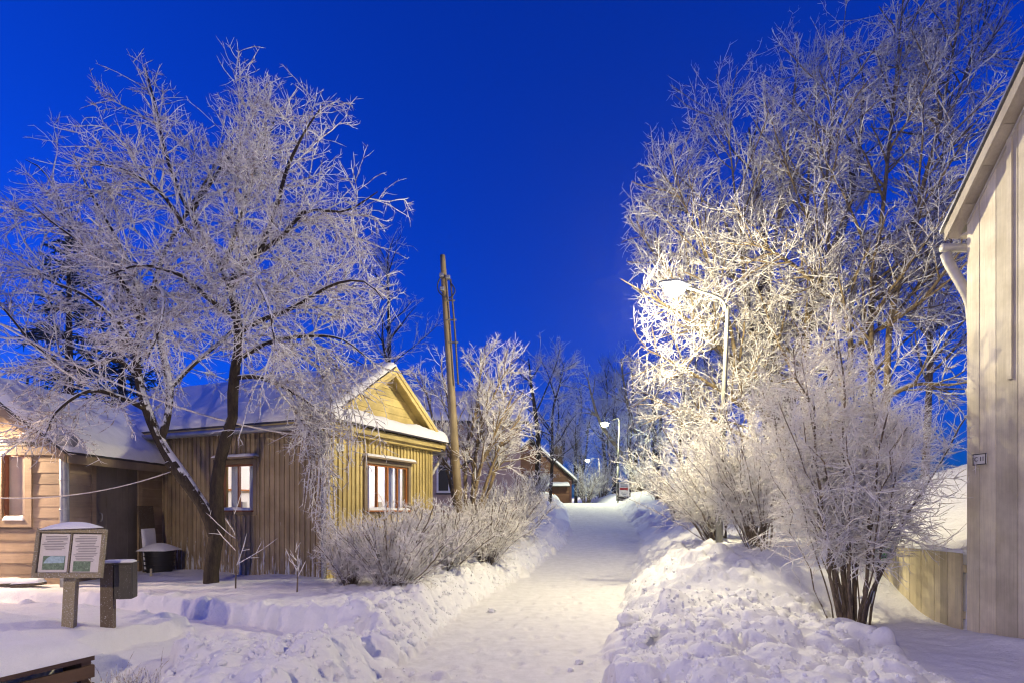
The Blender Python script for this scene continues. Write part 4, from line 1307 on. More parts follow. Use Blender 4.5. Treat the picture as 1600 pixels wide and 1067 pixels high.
c1 = tube_obj('overhead_cable', None, 'rope_frost', sag(at(-60, 470, 7.6), at(512, 683, 9.35), 0.38, 13), 0.014, 6, 60)
tag(c1, 'frosted overhead cable slanting down past the apple-like tree to the cottage corner', 'cable')
c1['label'] = 'frosted overhead cable slanting down to the cottage corner'
c2 = tube_obj('clothes_line', None, 'rope_frost', sag(at(-40, 775, 8.0), at(268, 736, 8.75), 0.16, 13), 0.009, 6, 50)
tag(c2, 'frosted sagging line tied to the stub of the yard tree', 'line')


# ================================================================== trees: vectorised branching
UP = np.array([0, 0, 1.0])


def _unit(v):
    return v / (np.linalg.norm(v, axis=-1, keepdims=True) + 1e-9)


def grow(par, prad, rng, per_m, length, ang, S=6, t0=0.15, t1=1.0, trop=0.0, wander=0.12, r0=0.01, r1=0.006, lsd=0.3, taper_len=0.5,
         asd=12.0, flat=0.0, maxr=0.7, droop_pow=1.0, keep=None, pull=None):
    """Side shoots of the polylines par (N,S,3): per_m shoots per metre, angle ang from the parent."""
    N, P, _ = par.shape
    seg = np.linalg.norm(np.diff(par, axis=1), axis=2)
    L = seg.sum(1)
    cnt = rng.poisson(np.maximum(per_m * L * (t1 - t0), 1e-6))
    pi = np.repeat(np.arange(N), cnt)
    M = len(pi)
    if M == 0:
        return np.zeros((0, S + 1, 3)), np.zeros((0, S + 1))
    t = rng.uniform(t0, t1, M)
    x = t * (P - 1)
    i = np.minimum(x.astype(int), P - 2); u = (x - i)[:, None]
    pos = par[pi, i] * (1 - u) + par[pi, i + 1] * u
    tan = _unit(par[pi, i + 1] - par[pi, i])
    pr = prad[pi, i] * (1 - u[:, 0]) + prad[pi, i + 1] * u[:, 0]
    rv = rng.normal(size=(M, 3))
    if flat:
        rv[:, 2] *= (1 - flat)
    perp = _unit(rv - tan * (rv * tan).sum(1, keepdims=True))
    a = np.radians(rng.normal(ang, asd, M))[:, None]
    d = np.cos(a) * tan + np.sin(a) * perp
    ln = length * np.exp(rng.normal(0, lsd, M)) * (1 - taper_len * t)
    pts = np.zeros((M, S + 1, 3)); pts[:, 0] = pos
    curl = rng.normal(0, wander * 0.6, (M, 3))
    for s in range(S):
        w = ((s + 1) / S) ** droop_pow
        d = _unit(d + UP * trop / S * w + rng.normal(0, wander, (M, 3)) + curl / S + (0 if pull is None else np.asarray(pull) / S))
        pts[:, s + 1] = pts[:, s] + d * (ln / S)[:, None]
    rs = np.minimum(r0 * np.exp(rng.normal(0, 0.15, M)), pr * maxr)
    rad = rs[:, None] * np.linspace(1, 0, S + 1) + np.minimum(rs, r1)[:, None] * np.linspace(0, 1, S + 1)
    if keep is not None:
        k = keep(pts)
        pts, rad = pts[k], rad[k]
    return pts, rad


def stems_np(stems, radii, S=14):
    P = np.stack([resample(s, S + 1) for s in stems])
    R = np.stack([np.interp(np.linspace(0, 1, S + 1), np.linspace(0, 1, len(r)), r) for r in radii])
    return P, R


def tips(rad, end=0.25):
    r = rad.copy(); r[:, -1] *= end
    return r


def plant(name, label, cat, base, woody, twigs, bark, frost, rng, group=None, wsides=7, tsides=3, knob=0.30, cat_parts=('trunk', 'crown'), kb=0.08):
    """woody / twigs: lists of (pts, rad). One thing with a trunk-and-limb mesh and a crown mesh."""
    t = thing(name, base, label, cat, group=group)
    b = np.asarray(base, float)
    parts = []
    for k, (p, r) in enumerate(woody):
        if len(p): parts.append(tubes(p - b, tips(r, 0.6), max(5, wsides - 2 * k), rng, kb if k == 0 else 0.06))
    v, f = join_np(parts)
    obj_np(cat_parts[0], v, f, bark, t)
    parts = []
    for p, r in twigs:
        if len(p): parts.append(tubes(p - b, tips(r), tsides, rng, knob))
    v, f = join_np(parts)
    o = obj_np(cat_parts[1], v, f, frost, t)
    return t


def pts_px(seq):
    return [at(*q) for q in seq]


# ------------------------------------------------------------------ yard tree before the cottage
rg = np.random.default_rng(101)
tb = at(330, 912, 8.9); tb[2] = gz(tb[0], 8.9) - 0.05
base = [tb - (0, 0, 0.15), tb + (0.0, 0, 0.05)]
right_stem = base + pts_px([(332, 870, 8.9), (341, 830, 8.9), (338, 770, 8.88), (347, 705, 8.85), (364, 650, 8.8), (364, 600, 8.8), (373, 545, 8.8), (371, 500, 8.85), (360, 450, 8.9), (345, 415, 9.0), (320, 370, 9.1), (290, 320, 9.2), (262, 250, 9.3), (246, 178, 9.4), (227, 105, 9.45)])
left_stem = pts_px([(336, 835, 8.9), (322, 798, 8.85), (300, 765, 8.8), (272, 725, 8.75), (248, 685, 8.75), (228, 635, 8.8), (216, 590, 8.9), (214, 545, 8.95), (222, 490, 9.0), (205, 420, 9.1), (170, 350, 9.1), (135, 290, 9.0), (115, 240, 8.9)])
mid_stem = pts_px([(250, 690, 8.75), (262, 650, 8.85), (265, 600, 9.1), (252, 540, 9.4), (240, 470, 9.7), (255, 400, 9.9), (300, 320, 10.1), (335, 260, 10.2), (352, 220, 10.2)])
stub = pts_px([(284, 745, 8.77), (268, 728, 8.72), (262, 720, 8.70)])
limbs = [
    pts_px([(360, 440, 8.9), (385, 410, 8.75), (405, 396, 8.6), (444, 367, 8.4), (479, 330, 8.3), (541, 330, 8.1), (590, 300, 8.0)]),
    pts_px([(404, 397, 8.6), (430, 330, 8.6), (450, 260, 8.5), (480, 200, 8.5), (505, 165, 8.4)]),
    pts_px([(350, 420, 9.0), (372, 350, 9.2), (398, 270, 9.3), (418, 220, 9.3), (430, 185, 9.3)]),
    pts_px([(372, 520, 8.8), (410, 500, 8.5), (460, 480, 8.1), (520, 445, 7.8), (570, 440, 7.6), (600, 470, 7.5)]),
    pts_px([(373, 560, 8.8), (420, 535, 8.7), (480, 525, 8.7), (535, 530, 8.6), (575, 560, 8.6)]),
    pts_px([(368, 590, 8.8), (400, 588, 8.75), (440, 602, 8.7), (478, 626, 8.65), (505, 650, 8.6), (520, 700, 8.6)]),
    pts_px([(371, 500, 8.85), (330, 470, 8.4), (280, 430, 7.9), (220, 415, 7.4), (170, 430, 7.1)]),
    pts_px([(340, 405, 9.0), (300, 370, 8.6), (250, 300, 8.2), (190, 265, 7.9), (130, 255, 7.7)]),
    pts_px([(216, 590, 8.9), (180, 560, 8.8), (120, 575, 8.5), (60, 545, 8.2), (20, 500, 8.0), (-20, 450, 7.9)]),
    pts_px([(214, 545, 8.95), (180, 500, 8.8), (130, 460, 8.7), (80, 440, 8.6), (30, 400, 8.5)]),
    pts_px([(218, 500, 9.0), (190, 440, 8.7), (140, 390, 8.4), (85, 350, 8.2), (50, 320, 8.1)]),
    pts_px([(262, 610, 9.0), (300, 570, 9.5), (360, 520, 10.0), (430, 450, 10.3), (480, 400, 10.4)]),
    pts_px([(230, 640, 8.8), (190, 620, 8.4), (140, 610, 8.0), (90, 640, 7.7), (70, 680, 7.5)]),
    pts_px([(360, 455, 8.9), (380, 430, 8.3), (400, 440, 7.6), (420, 480, 7.1), (430, 540, 6.9)]),
    pts_px([(300, 330, 9.2), (340, 270, 9.3), (372, 230, 9.3), (392, 195, 9.4)]),
    pts_px([(205, 420, 9.1), (160, 400, 9.4), (110, 340, 9.6), (70, 270, 9.7), (40, 250, 9.7)]),
    pts_px([(222, 480, 9.0), (240, 450, 8.4), (255, 460, 7.8), (250, 510, 7.4), (230, 560, 7.2)]),
]
P0, R0 = stems_np([right_stem, left_stem, mid_stem], [[0.130, 0.098, 0.086, 0.076, 0.060, 0.046, 0.036, 0.024, 0.013], [0.10, 0.09, 0.072, 0.05, 0.036, 0.024, 0.012], [0.055, 0.055, 0.045, 0.03, 0.014]], 26)
Ps, Rs = stems_np([stub], [[0.07, 0.065, 0.06]], 26)
P1, R1 = stems_np(limbs, [[0.042, 0.036, 0.028, 0.018, 0.010]] * len(limbs), 14)


def not_low(pts):
    """keep the space round the sign, the doors and the picture's foot free of twigs"""
    return (pts[:, -1, 2] > 1.9) & (((pts[:, -1, 0] + 5.0) / 4.0) ** 2 + ((pts[:, -1, 1] - 9.1) / 2.5) ** 2 + (np.maximum(0, pts[:, -1, 2] - 5.0) / 3.95) ** 2 < 1) & (pts[:, -1, 0] < -1.25) & (pts[:, -1, 1] > 5.6)


A, Ra = grow(P0, R0, rg, 3.6, 1.25, 60, 8, 0.40, 1.0, 0.10, 0.10, 0.018, 0.008, keep=not_low)
B, Rb = grow(P1, R1, rg, 8.5, 1.25, 50, 8, 0.10, 1.0, -0.25, 0.11, 0.014, 0.0075, flat=0.3, keep=not_low)
M1, Rm1 = np.concatenate([A, B]), np.concatenate([Ra, Rb])
C, Rc = grow(M1, Rm1, rg, 12.5, 0.56, 48, 5, 0.08, 1.0, -0.15, 0.12, 0.0076, 0.0052, flat=0.2, keep=not_low)
D, Rd = grow(C, Rc, rg, 11.5, 0.17, 52, 2, 0.1, 1.0, 0.0, 0.15, 0.0058, 0.0048)
E, Re = grow(M1, Rm1, rg, 5.0, 0.14, 60, 2, 0.2, 1.0, 0.0, 0.2, 0.009, 0.007)
# the curtain of twigs hanging over the cottage corner
hang = np.stack([resample(pts_px([(470 + 3 * k, 625 + 2 * k, 8.65), (492 + 4 * k, 655, 8.55), (500 + 2.6 * k, 720, 8.5), (498 + 3 * k, 770 + 6 * k, 8.5), (494 + 3.2 * k, 800 + 9 * (k % 4) + 4 * k, 8.5)]), 9) for k in range(-6, 8)]
    + [resample(pts_px([(455 + 9 * k, 545 + 5 * (k % 3), 8.5), (492 + 9 * k, 575 + 4 * k, 8.3), (510 + 9.5 * k, 625 + 5 * k, 8.25), (512 + 10 * k, 665 + 9 * (k % 4), 8.25), (508 + 11 * k, 700 + 14 * ((k * 3) % 5), 8.25)]), 9) for k in range(0, 8)])
Rh = np.repeat(np.linspace(0.014, 0.008, 9)[None], len(hang), 0)
hang = hang + np.cumsum(rg.normal(0, 0.012, hang.shape), axis=1)
H2, Rh2 = grow(hang, Rh, rg, 9, 0.30, 55, 5, 0.05, 1.0, -0.35, 0.13, 0.010, 0.008)
H3, Rh3 = grow(H2, Rh2, rg, 8, 0.12, 55, 2, 0.1, 1.0, 0.0, 0.15, 0.009, 0.008)
plant('yard_tree', 'large forked frosted tree with dark trunk standing before the yellow cottage', 'tree', tb, [(P0, R0), (Ps, Rs), (P1, R1)], [(M1, Rm1), (C, Rc), (D, Rd), (E, Re), (hang, Rh), (H2, Rh2), (H3, Rh3)], 'bark_dark', 'frost', rg, wsides=11, kb=0.10)


# ------------------------------------------------------------------ general bush and tree makers
def bush_np(base, n, height, spread, rng, lean=(0, 0), r=0.016, dens=1.0, twig=0.5, curve=0.35, r_t=0.0082, t_low=0.14, foot=0.22):
    base = np.asarray(base, float)
    az = rng.uniform(0, 2 * np.pi, n); q = np.sqrt(rng.uniform(0.02, 1, n))
    S = 10
    st, ra = [], []
    for k in range(n):
        dirh = np.array([math.cos(az[k]), math.sin(az[k]), 0]) * q[k]
        h = height * rng.uniform(0.65, 1.0) * (1 - 0.30 * q[k] ** 2)
        p = base + dirh * foot * rng.uniform(0.3, 1.2) - (0, 0, 0.08)
        t = np.linspace(0, 1, S + 1)[:, None]
        lv = np.array([lean[0], lean[1], 0])
        pt = p + UP * h * (t - 0.10 * q[k] * t ** 2) + (dirh * spread + lv) * ((1 - curve) * t + curve * t ** 2.2)
        pt = pt + np.cumsum(rng.normal(0, 0.030 * height / 2, pt.shape) * np.array([1, 1, 0.5]), axis=0) * np.linspace(0.3, 1, S + 1)[:, None]
        st.append(pt); ra.append(np.linspace(r, 0.007, S + 1) * rng.choice([0.55, 0.7, 0.9, 1.3]))
    P, R = np.stack(st), np.stack(ra)
    A_, Ra_ = grow(P, R, rng, 7.0 * dens, twig * height / 2.2, 46, 5, t_low, 1.0, 0.12, 0.20, 0.0085, 0.006, asd=22)
    B_, Rb_ = grow(A_, Ra_, rng, 11.0 * dens, 0.21 * height / 2.2, 55, 3, 0.1, 1.0, 0.05, 0.18, r_t, r_t * 0.9)
    C_, Rc_ = grow(B_, Rb_, rng, 9.0 * dens, 0.085, 48, 1, 0.15, 1.0, 0.0, 0.15, r_t * 0.95, r_t * 0.85)
    T_, Rt_ = grow(P, R, rng, 12 * dens, 0.20, 52, 3, 0.25, 1.0, 0.1, 0.15, 0.010, 0.008)
    return [(P, R)], [(A_, Ra_), (B_, Rb_), (C_, Rc_), (T_, Rt_)]


def bush(name, label, cat, base, n, height, spread, seed, frost='frost_thick', bark='bark_shrub', group=None, **kw):
    rng = np.random.default_rng(seed)
    wood, tw = bush_np(base, n, height, spread, rng, **kw)
    return plant(name, label, cat, base, wood, tw, bark, frost, rng, group, 5, 3, 0.35, ('stems', 'crown'))


def ground_at(px, d, dz=0.0):
    x = (px - 800) / FPX * d
    return np.array([x, d, gz(x, d) + dz])


def copy_plant(src, name, label, cat, base, rz, scale, group):
    """The same plant again, turned and scaled, at another spot."""
    t_ = thing(name, base, label, cat, rz, group)
    t_.scale = scale
    for c_ in src.children:
        link(c_.copy(), t_)
    return t_


GB = 'frosted bushes along the path'
GC = 'frosted bushes by the cottage'
GF = 'frosted bushes farther up the path'
bush('lilac_bush', 'tall feathery frosted bush in front of the cream fence and shed', 'bush', ground_at(1330, 7.15), 34, 4.2, 1.02, 201, group=GB, lean=(-0.14, 0.0), foot=0.24, dens=1.5, r=0.018, t_low=0.30, twig=0.34, r_t=0.0066)
b2_ = bush('lilac_bush', 'frosted bush close behind the fence-side bush, on the high bank', 'bush', ground_at(1190, 9.3), 36, 2.8, 0.9, 202, group=GB, lean=(-0.30, 0.2), dens=1.25, r=0.016, t_low=0.2, twig=0.42, r_t=0.0078)
b3_ = bush('lilac_bush', 'low arching frosted bush leaning over the path left of the street lamp', 'bush', ground_at(1120, 11.4), 46, 2.5, 1.15, 203, group=GB, lean=(-0.85, 0.0), dens=1.0, r_t=0.009, t_low=0.2)
copy_plant(b2_, 'lilac_bush', 'frosted bush right behind the street lamp foot', 'bush', ground_at(1172, 11.0), 2.1, (0.85, 0.85, 0.85), GB)
copy_plant(b2_, 'lilac_bush', 'frosted bush behind the cream fence at the shed corner', 'bush', np.array([7.4, 11.4, gz(7.4, 11.4)]), 4.0, (0.9, 0.9, 0.75), GB)
cb_ = bush('currant_bush', 'dense rounded frosted bush under the cottage gable window', 'bush', ground_at(612, 8.55), 105, 1.45, 0.92, 205, group=GC, curve=0.15, r=0.008, dens=1.35, r_t=0.0062, t_low=0.14)
copy_plant(cb_, 'currant_bush', 'smaller frosted bush touching the cottage corner downpipe', 'bush', ground_at(548, 8.85), 1.9, (0.55, 0.55, 0.85), GC)
copy_plant(cb_, 'currant_bush', 'dense frosted bush between the cottage and the leaning pole', 'bush', ground_at(690, 10.6), 3.3, (1.05, 1.05, 1.05), GC)
copy_plant(cb_, 'currant_bush', 'spiky frosted bush at the bank edge right of the leaning pole', 'bush', ground_at(757, 12.4), 4.6, (1.0, 1.0, 1.25), GC)
copy_plant(cb_, 'currant_bush', 'frosted bush at the foot of the pink plastered house', 'bush', ground_at(792, 16.0), 0.8, (1.3, 1.3, 1.5), GC)
hb_ = bush('hedge_bush', 'low frosted bush at the foot of the bare tree on the bank', 'bush', ground_at(832, 23.0), 40, 2.2, 0.9, 209, group=GF, dens=0.75, r_t=0.011, twig=0.4)
for px_, d_, k_, rz_, lb2 in ((846, 31.0, 0.75, 1.0, 'frosted bush in front of the red house wall'), (916, 36.0, 1.5, 2.2, 'frosted bush below the middle street lamp'), (940, 40.0, 1.6, 0.4, 'frosted bush between the middle lamp post and the far lamp'),
                              (1003, 33.0, 1.25, 3.0, 'frosted bush right of the red-arrow sign'), (1030, 27.0, 1.1, 5.1, 'frosted bush on the slope just above the arching bush'), (1062, 20.0, 1.0, 4.2, 'shaded frosted bush on the slope behind the arching bush')):
    copy_plant(hb_, 'hedge_bush', lb2, 'bush', ground_at(px_, d_), rz_, (k_, k_, k_), GF)


def sapling(base, h, seed, label):
    rng = np.random.default_rng(seed)
    base = np.asarray(base, float)
    P, R = stems_np([[base - (0, 0, 0.05), base + (0.01, 0, h * 0.4), base + (-0.01, 0.02, h * 0.7), base + (-0.03, 0, h)]], [[0.012, 0.010, 0.008, 0.007]], 10)
    A_, Ra_ = grow(P, R, rng, 9 / h, 0.52 * h, 50, 7, 0.3, 0.95, 0.35, 0.05, 0.0085, 0.0065, taper_len=0.4)
    B_, Rb_ = grow(A_, Ra_, rng, 3, 0.2 * h, 45, 4, 0.2, 1.0, 0.1, 0.08, 0.007, 0.006)
    return plant('sapling', label, 'sapling', base, [(P, R)], [(A_, Ra_), (B_, Rb_)], 'bark_shrub', 'frost_thick', rng, 'bare saplings before the cottage wall', 6, 4, 0.15, ('stem', 'crown'))


sapling(ground_at(368, 8.3), 1.15, 301, 'thin frosted sapling right beside the dark tree trunk')
sapling(ground_at(464, 8.0), 0.62, 302, 'short frosted sapling before the dark cottage wall near its corner')


def tall_tree(name, label, base_px, stems, radii, seed, bark, frost, group=None, l1=(4.4, 2.35, 46), l2=(6.8, 0.90, 46), l3=(9.0, 0.30, 50), l4=(6.0, 0.12, 52), extra=None,
              t_from=0.26, trop=0.42, rk=1.0, keep=None):
    rng = np.random.default_rng(seed)
    P, R = stems_np([pts_px(s) for s in stems], radii, 24)
    base = P[0, 0]
    wood = [(P, R)]
    if extra:
        X, Rx = stems_np([pts_px(s) for s in extra], [[0.045 * rk, 0.03 * rk, 0.010 * rk]] * len(extra), 12)
        wood.append((X, Rx))
    A_, Ra_ = grow(P, R, rng, l1[0], l1[1], l1[2], 10, t_from, 1.0, trop, 0.07, 0.032 * rk, 0.010 * rk, taper_len=0.62, keep=keep)
    if extra:
        A2, Ra2 = grow(X, Rx, rng, l1[0] * 1.9, l1[1] * 0.55, l1[2], 10, 0.1, 1.0, trop * 0.5, 0.08, 0.022 * rk, 0.009 * rk, taper_len=0.5, keep=keep)
        A_, Ra_ = np.concatenate([A_, A2]), np.concatenate([Ra_, Ra2])
    B_, Rb_ = grow(A_, Ra_, rng, l2[0], l2[1], l2[2], 7, 0.12, 1.0, trop * 0.5, 0.09, 0.0125 * rk, 0.008 * rk, keep=keep)
    C_, Rc_ = grow(B_, Rb_, rng, l3[0], l3[1], l3[2], 3, 0.1, 1.0, 0.12, 0.14, 0.0085 * rk, 0.007 * rk, keep=keep)
    D_, Rd_ = grow(C_, Rc_, rng, l4[0], l4[1], l4[2], 1, 0.15, 1.0, 0.0, 0.15, 0.0078 * rk, 0.0065 * rk)
    wood.append((A_, Ra_))
    return plant(name, label, 'tree', base, wood, [(B_, Rb_), (C_, Rc_), (D_, Rd_)], bark, frost, rng, group, 8, 3, 0.30)


GT = 'frosted trees behind the street lamp'
RS = [0.10, 0.08, 0.066, 0.05, 0.034, 0.022, 0.011]


def right_keep(pts):
    """nothing grows through the shed or right out over the path"""
    e = pts[:, -1]
    lamp = at(1054, 456, 10.1)
    near = (np.linalg.norm(pts - lamp, axis=2) < 1.05).any(1)
    return ~((e[:, 1] < 8.0) & (e[:, 0] > 4.6)) & ((e[:, 0] - 1.95) / e[:, 1] > 0.055) & (pts[:, :, 1].min(1) > np.where(e[:, 0] < 5.0, 11.2, 8.6)) & ~near


tall_tree('frosted_tree', 'multi-stemmed frosted tree right behind the lit street lamp', None, [
    [(1196, 850, 13.80), (1180, 690, 13.80), (1163, 630, 13.71), (1150, 560, 13.61), (1138, 500, 13.50), (1118, 440, 13.41), (1090, 370, 13.31), (1062, 300, 13.22), (1050, 260, 13.22)],
    [(1200, 850, 13.99), (1204, 690, 13.99), (1192, 610, 13.99), (1178, 540, 14.09), (1166, 460, 14.09), (1158, 380, 14.19), (1148, 300, 14.28), (1140, 230, 14.28), (1128, 165, 14.28)],
    [(1210, 850, 14.19), (1222, 680, 14.19), (1214, 600, 14.19), (1203, 520, 14.28), (1203, 440, 14.38), (1215, 350, 14.58), (1228, 250, 14.77), (1240, 160, 14.87), (1248, 85, 14.87)]],
    [RS, RS, RS], 401, 'bark_pale', 'frost', GT,
    extra=[[(1152, 575, 13.61), (1110, 530, 13.22), (1060, 490, 12.83), (1010, 460, 12.44), (970, 436, 12.25)],
           [(1166, 640, 13.71), (1110, 600, 13.31), (1060, 570, 13.02), (1000, 540, 12.74)],
           [(1140, 505, 13.50), (1090, 470, 13.80), (1040, 420, 14.09), (1000, 365, 14.28)],
           [(1180, 690, 13.80), (1120, 660, 13.50), (1060, 640, 13.22), (1010, 620, 12.93)],
           [(1165, 460, 14.09), (1120, 400, 14.58), (1070, 330, 14.96), (1030, 270, 15.16)]], keep=right_keep, rk=1.22)
tall_tree('frosted_tree', 'frosted tree with forking pale stems in the middle of the right-hand grove', None, [
    [(1300, 850, 12.83), (1318, 640, 12.83), (1330, 545, 12.83), (1318, 480, 12.83), (1300, 420, 12.83), (1290, 330, 12.93), (1296, 230, 13.02), (1310, 130, 13.12), (1318, 60, 13.12)],
    [(1300, 850, 13.02), (1270, 690, 13.12), (1255, 610, 13.22), (1262, 520, 13.41), (1272, 430, 13.61), (1262, 330, 13.71), (1266, 240, 13.80), (1275, 150, 13.90)]],
    [RS, [0.12, 0.10, 0.08, 0.05, 0.03, 0.014]], 402, 'bark_pale', 'frost', GT,
    extra=[[(1318, 480, 12.83), (1270, 440, 12.44), (1220, 400, 12.05), (1170, 380, 11.76)], [(1330, 545, 12.83), (1390, 500, 12.63), (1440, 440, 12.44), (1480, 400, 12.25)]], keep=right_keep, rk=1.22)
tall_tree('frosted_tree', 'tallest frosted tree of the grove rising past the shed roof', None, [
    [(1385, 850, 12.25), (1386, 600, 12.25), (1393, 490, 12.34), (1418, 400, 12.44), (1440, 300, 12.53), (1466, 200, 12.63), (1488, 90, 12.74), (1505, -20, 12.83), (1515, -100, 12.83)],
    [(1375, 850, 12.53), (1362, 600, 12.53), (1362, 470, 12.63), (1378, 340, 12.83), (1390, 220, 13.02), (1402, 100, 13.12), (1412, -10, 13.22), (1420, -90, 13.22)],
    [(1440, 850, 13.61), (1452, 600, 13.61), (1455, 430, 13.71), (1466, 300, 13.80), (1490, 170, 13.90), (1530, 60, 13.99), (1560, -40, 13.99)]],
    [RS, RS, RS], 403, 'bark_pale', 'frost', GT,
    extra=[[(1393, 500, 12.34), (1440, 470, 11.96), (1480, 420, 11.56), (1510, 380, 11.28)], [(1386, 620, 12.25), (1430, 600, 11.85), (1490, 600, 11.28), (1530, 590, 10.88)]], keep=right_keep, rk=1.22)
tall_tree('frosted_tree', 'older brown-trunked frosted tree standing farther back in the grove', None, [
    [(1225, 850, 17.01), (1215, 720, 17.01), (1195, 610, 17.01), (1190, 500, 17.01), (1195, 380, 17.11), (1180, 280, 17.20), (1170, 200, 17.30)],
    [(1225, 850, 17.11), (1222, 690, 17.11), (1240, 600, 17.20), (1262, 500, 17.30), (1310, 380, 17.49), (1340, 250, 17.68), (1350, 120, 17.79)]],
    [[0.30, 0.26, 0.22, 0.14, 0.08, 0.03], [0.26, 0.22, 0.18, 0.12, 0.07, 0.03]], 404, 'bark_brown', 'frost', GT, l1=(3.0, 2.6, 42), l2=(4.5, 1.0, 42), l3=(6.0, 0.40, 46), l4=(5, 0.15, 50), rk=1.35, keep=right_keep)

# ------------------------------------------------------------------ lilac between cottage and pole
tall_tree('lilac_tree', 'bushy brightly frosted lilac by the leaning wooden pole', None, [
    [(735, 830, 14.0), (742, 720, 14.0), (755, 660, 14.0), (780, 600, 14.0), (800, 565, 14.0)],
    [(728, 830, 14.0), (728, 720, 14.0), (742, 650, 14.0), (750, 590, 14.1), (752, 545, 14.1)],
    [(720, 830, 14.3), (700, 740, 14.4), (682, 680, 14.5), (668, 620, 14.6), (655, 580, 14.6)],
    [(736, 830, 13.8), (765, 740, 13.6), (785, 690, 13.5), (815, 650, 13.4)],
    [(722, 830, 14.2), (706, 720, 14.2), (702, 640, 14.2), (690, 580, 14.2)],
    [(740, 830, 14.3), (775, 730, 14.4), (788, 650, 14.5), (778, 570, 14.6)],
    [(733, 830, 13.6), (748, 740, 13.4), (772, 680, 13.3), (800, 620, 13.2)]],
    [[0.055, 0.045, 0.03, 0.016]] * 7, 405, 'bark_pale', 'frost_thick', None, l1=(7.5, 1.15, 38), l2=(10, 0.52, 40), l3=(11, 0.19, 48), l4=(7, 0.08, 50), t_from=0.3, rk=0.85)

# ------------------------------------------------------------------ background trees
GBK = 'bare trees in the background'
tall_tree('bare_tree', 'dim bluish bare tree rising behind the cottage roof', None, [
    [(606, 800, 24), (607, 650, 24), (608, 540, 24), (607, 470, 24), (606, 420, 24), (604, 392, 24)]], [[0.22, 0.18, 0.14, 0.09, 0.05, 0.02]], 501, 'bark_dark', 'frost', GBK,
    l1=(4.2, 2.6, 52), l2=(3.6, 1.0, 46), l3=(5, 0.42, 46), l4=(3, 0.2, 50), rk=1.1, trop=0.5)
tall_tree('bare_tree', 'bare tree with dark forked trunk on the bank before the red house', None, [
    [(838, 800, 25), (840, 740, 25), (841, 690, 25), (836, 640, 25), (830, 600, 25), (826, 560, 25)],
    [(858, 800, 26), (862, 740, 26), (863, 690, 26), (864, 640, 26.2), (876, 595, 26.4), (882, 565, 26.5)]], [[0.15, 0.13, 0.11, 0.07, 0.03], [0.09, 0.08, 0.06, 0.04, 0.02]], 502, 'bark_dark', 'frost', GBK,
    l1=(4.2, 2.3, 52), l2=(4.5, 1.0, 46), l3=(6, 0.4, 48), l4=(3, 0.2, 50), rk=1.15, trop=0.45, t_from=0.3)
tall_tree('bare_tree', 'tree with a leaning trunk lit by the middle street lamp', None, [
    [(1005, 790, 41), (985, 730, 41), (958, 690, 41), (938, 660, 41), (925, 620, 41), (918, 590, 41)],
    [(1010, 790, 42), (1000, 700, 42), (985, 650, 42), (975, 600, 42), (970, 560, 42)]], [[0.26, 0.22, 0.16, 0.1, 0.04], [0.2, 0.17, 0.12, 0.05]], 503, 'bark_pale', 'frost', GBK,
    l1=(1.8, 3.0, 50), l2=(2.4, 1.4, 45), l3=(3.4, 0.6, 46), l4=(2, 0.3, 50), rk=1.9, trop=0.2, t_from=0.25)
far = [(905, 72, 590), (945, 78, 560), (985, 60, 545), (1030, 58, 560), (1085, 50, 520), (870, 66, 600), (960, 95, 555), (1130, 44, 480), (1010, 110, 560), (780, 60, 640), (740, 55, 660), (900, 44, 640), (962, 47, 610), (1022, 36, 590), (1065, 30, 560), (985, 38, 640)]
fl = ['far hazy tree left of the path end', 'far hazy tree over the end of the path', 'far hazy tree above the leaning lit trunk', 'far tree above the arching bush', 'tall far tree seen through the lamp-side branches', 'far tree behind the red house chimney', 'farthest faint tree at the middle of the skyline', 'far tree behind the grove at the street lamp', 'faint tree far behind the red beacon', 'far tree behind the plastered house gable', 'far tree behind the lilac and pole', 'frosted tree between red house and far lamp', 'frosted tree standing over the middle lamp', 'frosted tree behind the red-arrow sign', 'frosted tree on the slope left of the grove', 'smaller frosted tree just behind the red-arrow sign']
protos = []
for i, (px, d, py) in enumerate(far):
    if i < 3:
        protos.append((tall_tree('bare_tree', fl[i], None, [
            [(px, 800, d), (px + 2, 740, d), (px - 3, 680, d), (px + 4, (py + 680) / 2, d), (px, py + 15, d)],
            [(px, 770, d), (px + 10, 710, d), (px + 16, 660, d), (px + 24, py + 40, d)]], [[0.30, 0.25, 0.18, 0.1, 0.04], [0.2, 0.15, 0.08, 0.04]], 510 + i, 'bark_dark', 'frost_far', GBK,
            l1=(2.0, 4.2, 42), l2=(2.0, 2.0, 42), l3=(2.4, 0.9, 44), l4=(1.5, 0.45, 48), rk=2.0 + d / 90, trop=0.5, t_from=0.3), (800 - py) * d))
        continue
    src, size = protos[i % 3]
    k_ = (800 - py) * d / size
    b = at(px, 800, d)
    t_ = thing('bare_tree', b, fl[i], 'tree', 1.3 * i, GBK)
    t_.scale = (k_, k_, k_)
    for c_ in src.children:
        q_ = c_.copy(); link(q_, t_)


